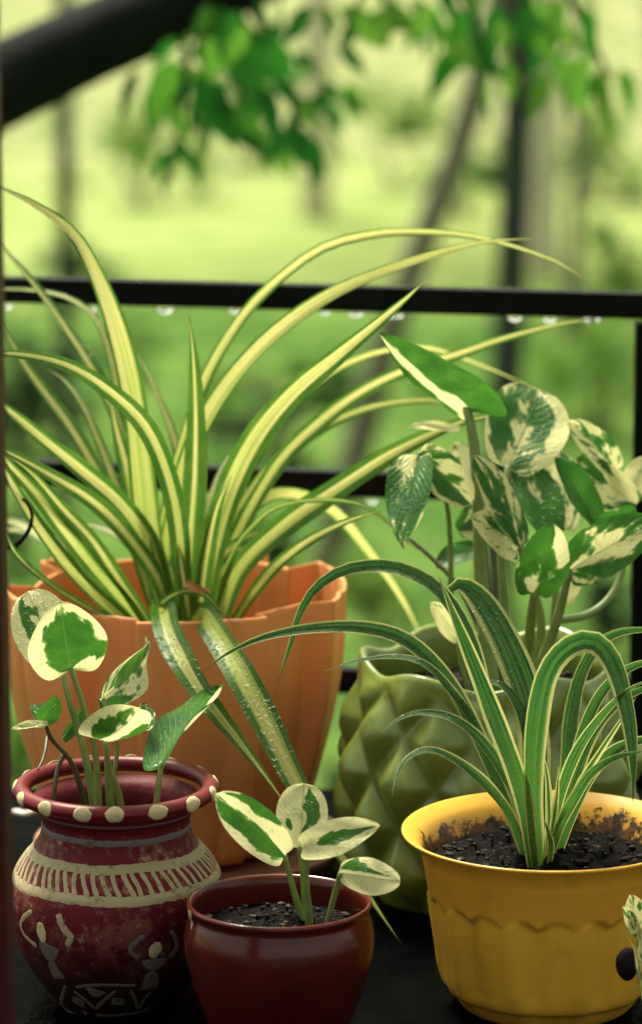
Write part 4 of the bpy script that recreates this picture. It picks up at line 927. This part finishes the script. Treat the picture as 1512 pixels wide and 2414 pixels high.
heart(PG, (1330, 1250), (1312, 1060), 104, g+.04, g+.07, -.2, .25, .2, -.1)
heart(PG, (1400, 1220), (1316, 1082), 80, g+.02, g+.0, .5, .4, .15, .9, [(.5, 0, .5, .5, .6)])
heart(PG, (1498, 1190), (1352, 1082), 110, g+.03, g+.05, -.4, .35, .15, .1)
heart(PG, (1400, 1245), (1496, 1205), 76, g+.0, g-.01, .5, .4, .25, .9)
heart(PG, (1470, 1170), (1530, 1080), 76, g+.05, g+.07, .2, .3, .1, -.6)
heart(PG, (1150, 1200), (1070, 1040), 86, g+.06, g+.08, .2, .3, .2, -.2, [], MVG)
heart(PG, (1080, 1250), (1150, 1180), 80, g+.05, g+.08, .4, .3, .2, .3)
heart(PG, (1080, 1500), (1024, 1428), 60, g-.02, g-.05, .2, .3, .2, -.9)
heart(PG, (1120, 1290), (1030, 1330), 66, g+.05, g+.03, .6, .3, .2, .8)
heart(PG, (1330, 1420), (1362, 1322), 44, g-.02, g-.02, .4, .6, .2, -.7)
heart(PG, (1080, 1010), (965, 1000), 24, g+.05, g+.05, .4, .4, .2, -.6)
stem(PG, [(1165, 1650), (1148, 1540), (1132, 1350), (1124, 1150), (1112, 1020), (1097, 958)], (g-.02, g), 42, 22)
stem(PG, [(1200, 1650), (1190, 1450), (1180, 1260), (1196, 1098)], (g, g+.02), 30, 16)
stem(PG, [(1240, 1660), (1244, 1540), (1252, 1450), (1258, 1395)], (g-.03, g-.07), 34, 20)
stem(PG, [(1262, 1660), (1270, 1560), (1272, 1450), (1240, 1340), (1226, 1285)], (g-.02, g-.05), 28, 16)
stem(PG, [(1258, 1670), (1270, 1580), (1312, 1460), (1342, 1340)], (g-.04, g-.06), 34, 18)
stem(PG, [(1285, 1660), (1300, 1500), (1310, 1350), (1300, 1240)], (g+.01, g+.02), 22, 14)
stem(PG, [(1180, 1660), (1175, 1500), (1165, 1350), (1150, 1200)], (g+.02, g+.05), 24, 14, M_STEMB)
stem(PG, [(1310, 1462), (1380, 1450), (1432, 1412), (1464, 1350), (1474, 1260), (1480, 1200)], (g-.02, g+.03), 20, 14)
stem(PG, [(1062, 1400), (1060, 1280), (1050, 1180), (1010, 1080), (985, 1070)], (g+.01, g-.02), 14, 10)
stem(PG, [(1160, 1560), (1110, 1440), (1070, 1370), (1010, 1310), (955, 1262)], (g+.0, g+.03), 15, 10, M_STEMB)
stem(PG, [(1110, 1640), (1085, 1560), (1080, 1500)], (g-.02, g-.02), 16, 11)

# ------------------------------------------------------------------ small things
# pale-leaved seedling and dark pebble at the right edge
c = P(1525, 2330, 2.18); ex = thing('seedling', 'small grey-leaved seedling at the right edge beside the yellow pot', 'plant', (c.x, c.y, 0.0))
heart(ex, (1506, 2200), (1486, 2112), 60, 2.17, 2.16, .3, .3, .1, -.4, [], MV)
heart(ex, (1498, 2200), (1470, 2140), 34, 2.17, 2.15, .5, .3, .1, -.3, [], MV)
heart(ex, (1520, 2290), (1512, 2170), 44, 2.17, 2.17, .5, .3, .1, -.3, [], MV)
stem(ex, [(1520, 2440), (1516, 2330), (1510, 2250), (1504, 2190)], (2.17, 2.17), 10, 7)
ribbon(ex, [(1524, 2400), (1504, 2300), (1494, 2240), (1478, 2208)], 12, 2.17, 2.15, .4, .4, .8)
pb = bmesh.new(); bmesh.ops.create_icosphere(pb, subdivisions=3, radius=1)
c = P(1477, 2272, 2.165)
vs = [c+Vector((v.co.x*S(28, 2.16), v.co.y*S(24, 2.16), v.co.z*S(42, 2.16)))*(1+0.12*noise.noise(v.co*1.5)) for v in pb.verts]; fs = [[v.index for v in f.verts] for f in pb.faces]; pb.free()
mesh_obj('bud', vs, fs, plain('dark_purple_bud', (0.012, 0.006, 0.008), (0.006, 0.004, 0.006), 60, 0.7, Specular_IOR_Level=0.1), ex)
# wet white scrap on the ledge at the left
c = P(40, 1930, 2.62)
sc = tube('plastic_scrap', [P(8, 1922, 2.64), P(36, 1914, 2.64), P(66, 1918, 2.62), P(96, 1904, 2.62)], S(9, 2.6), S(7, 2.6), M_SCRAP, None, 14, 8, 0.3)
tag(sc, 'white wet scrap of plastic lying on the ledge left of the urn', 'scrap')
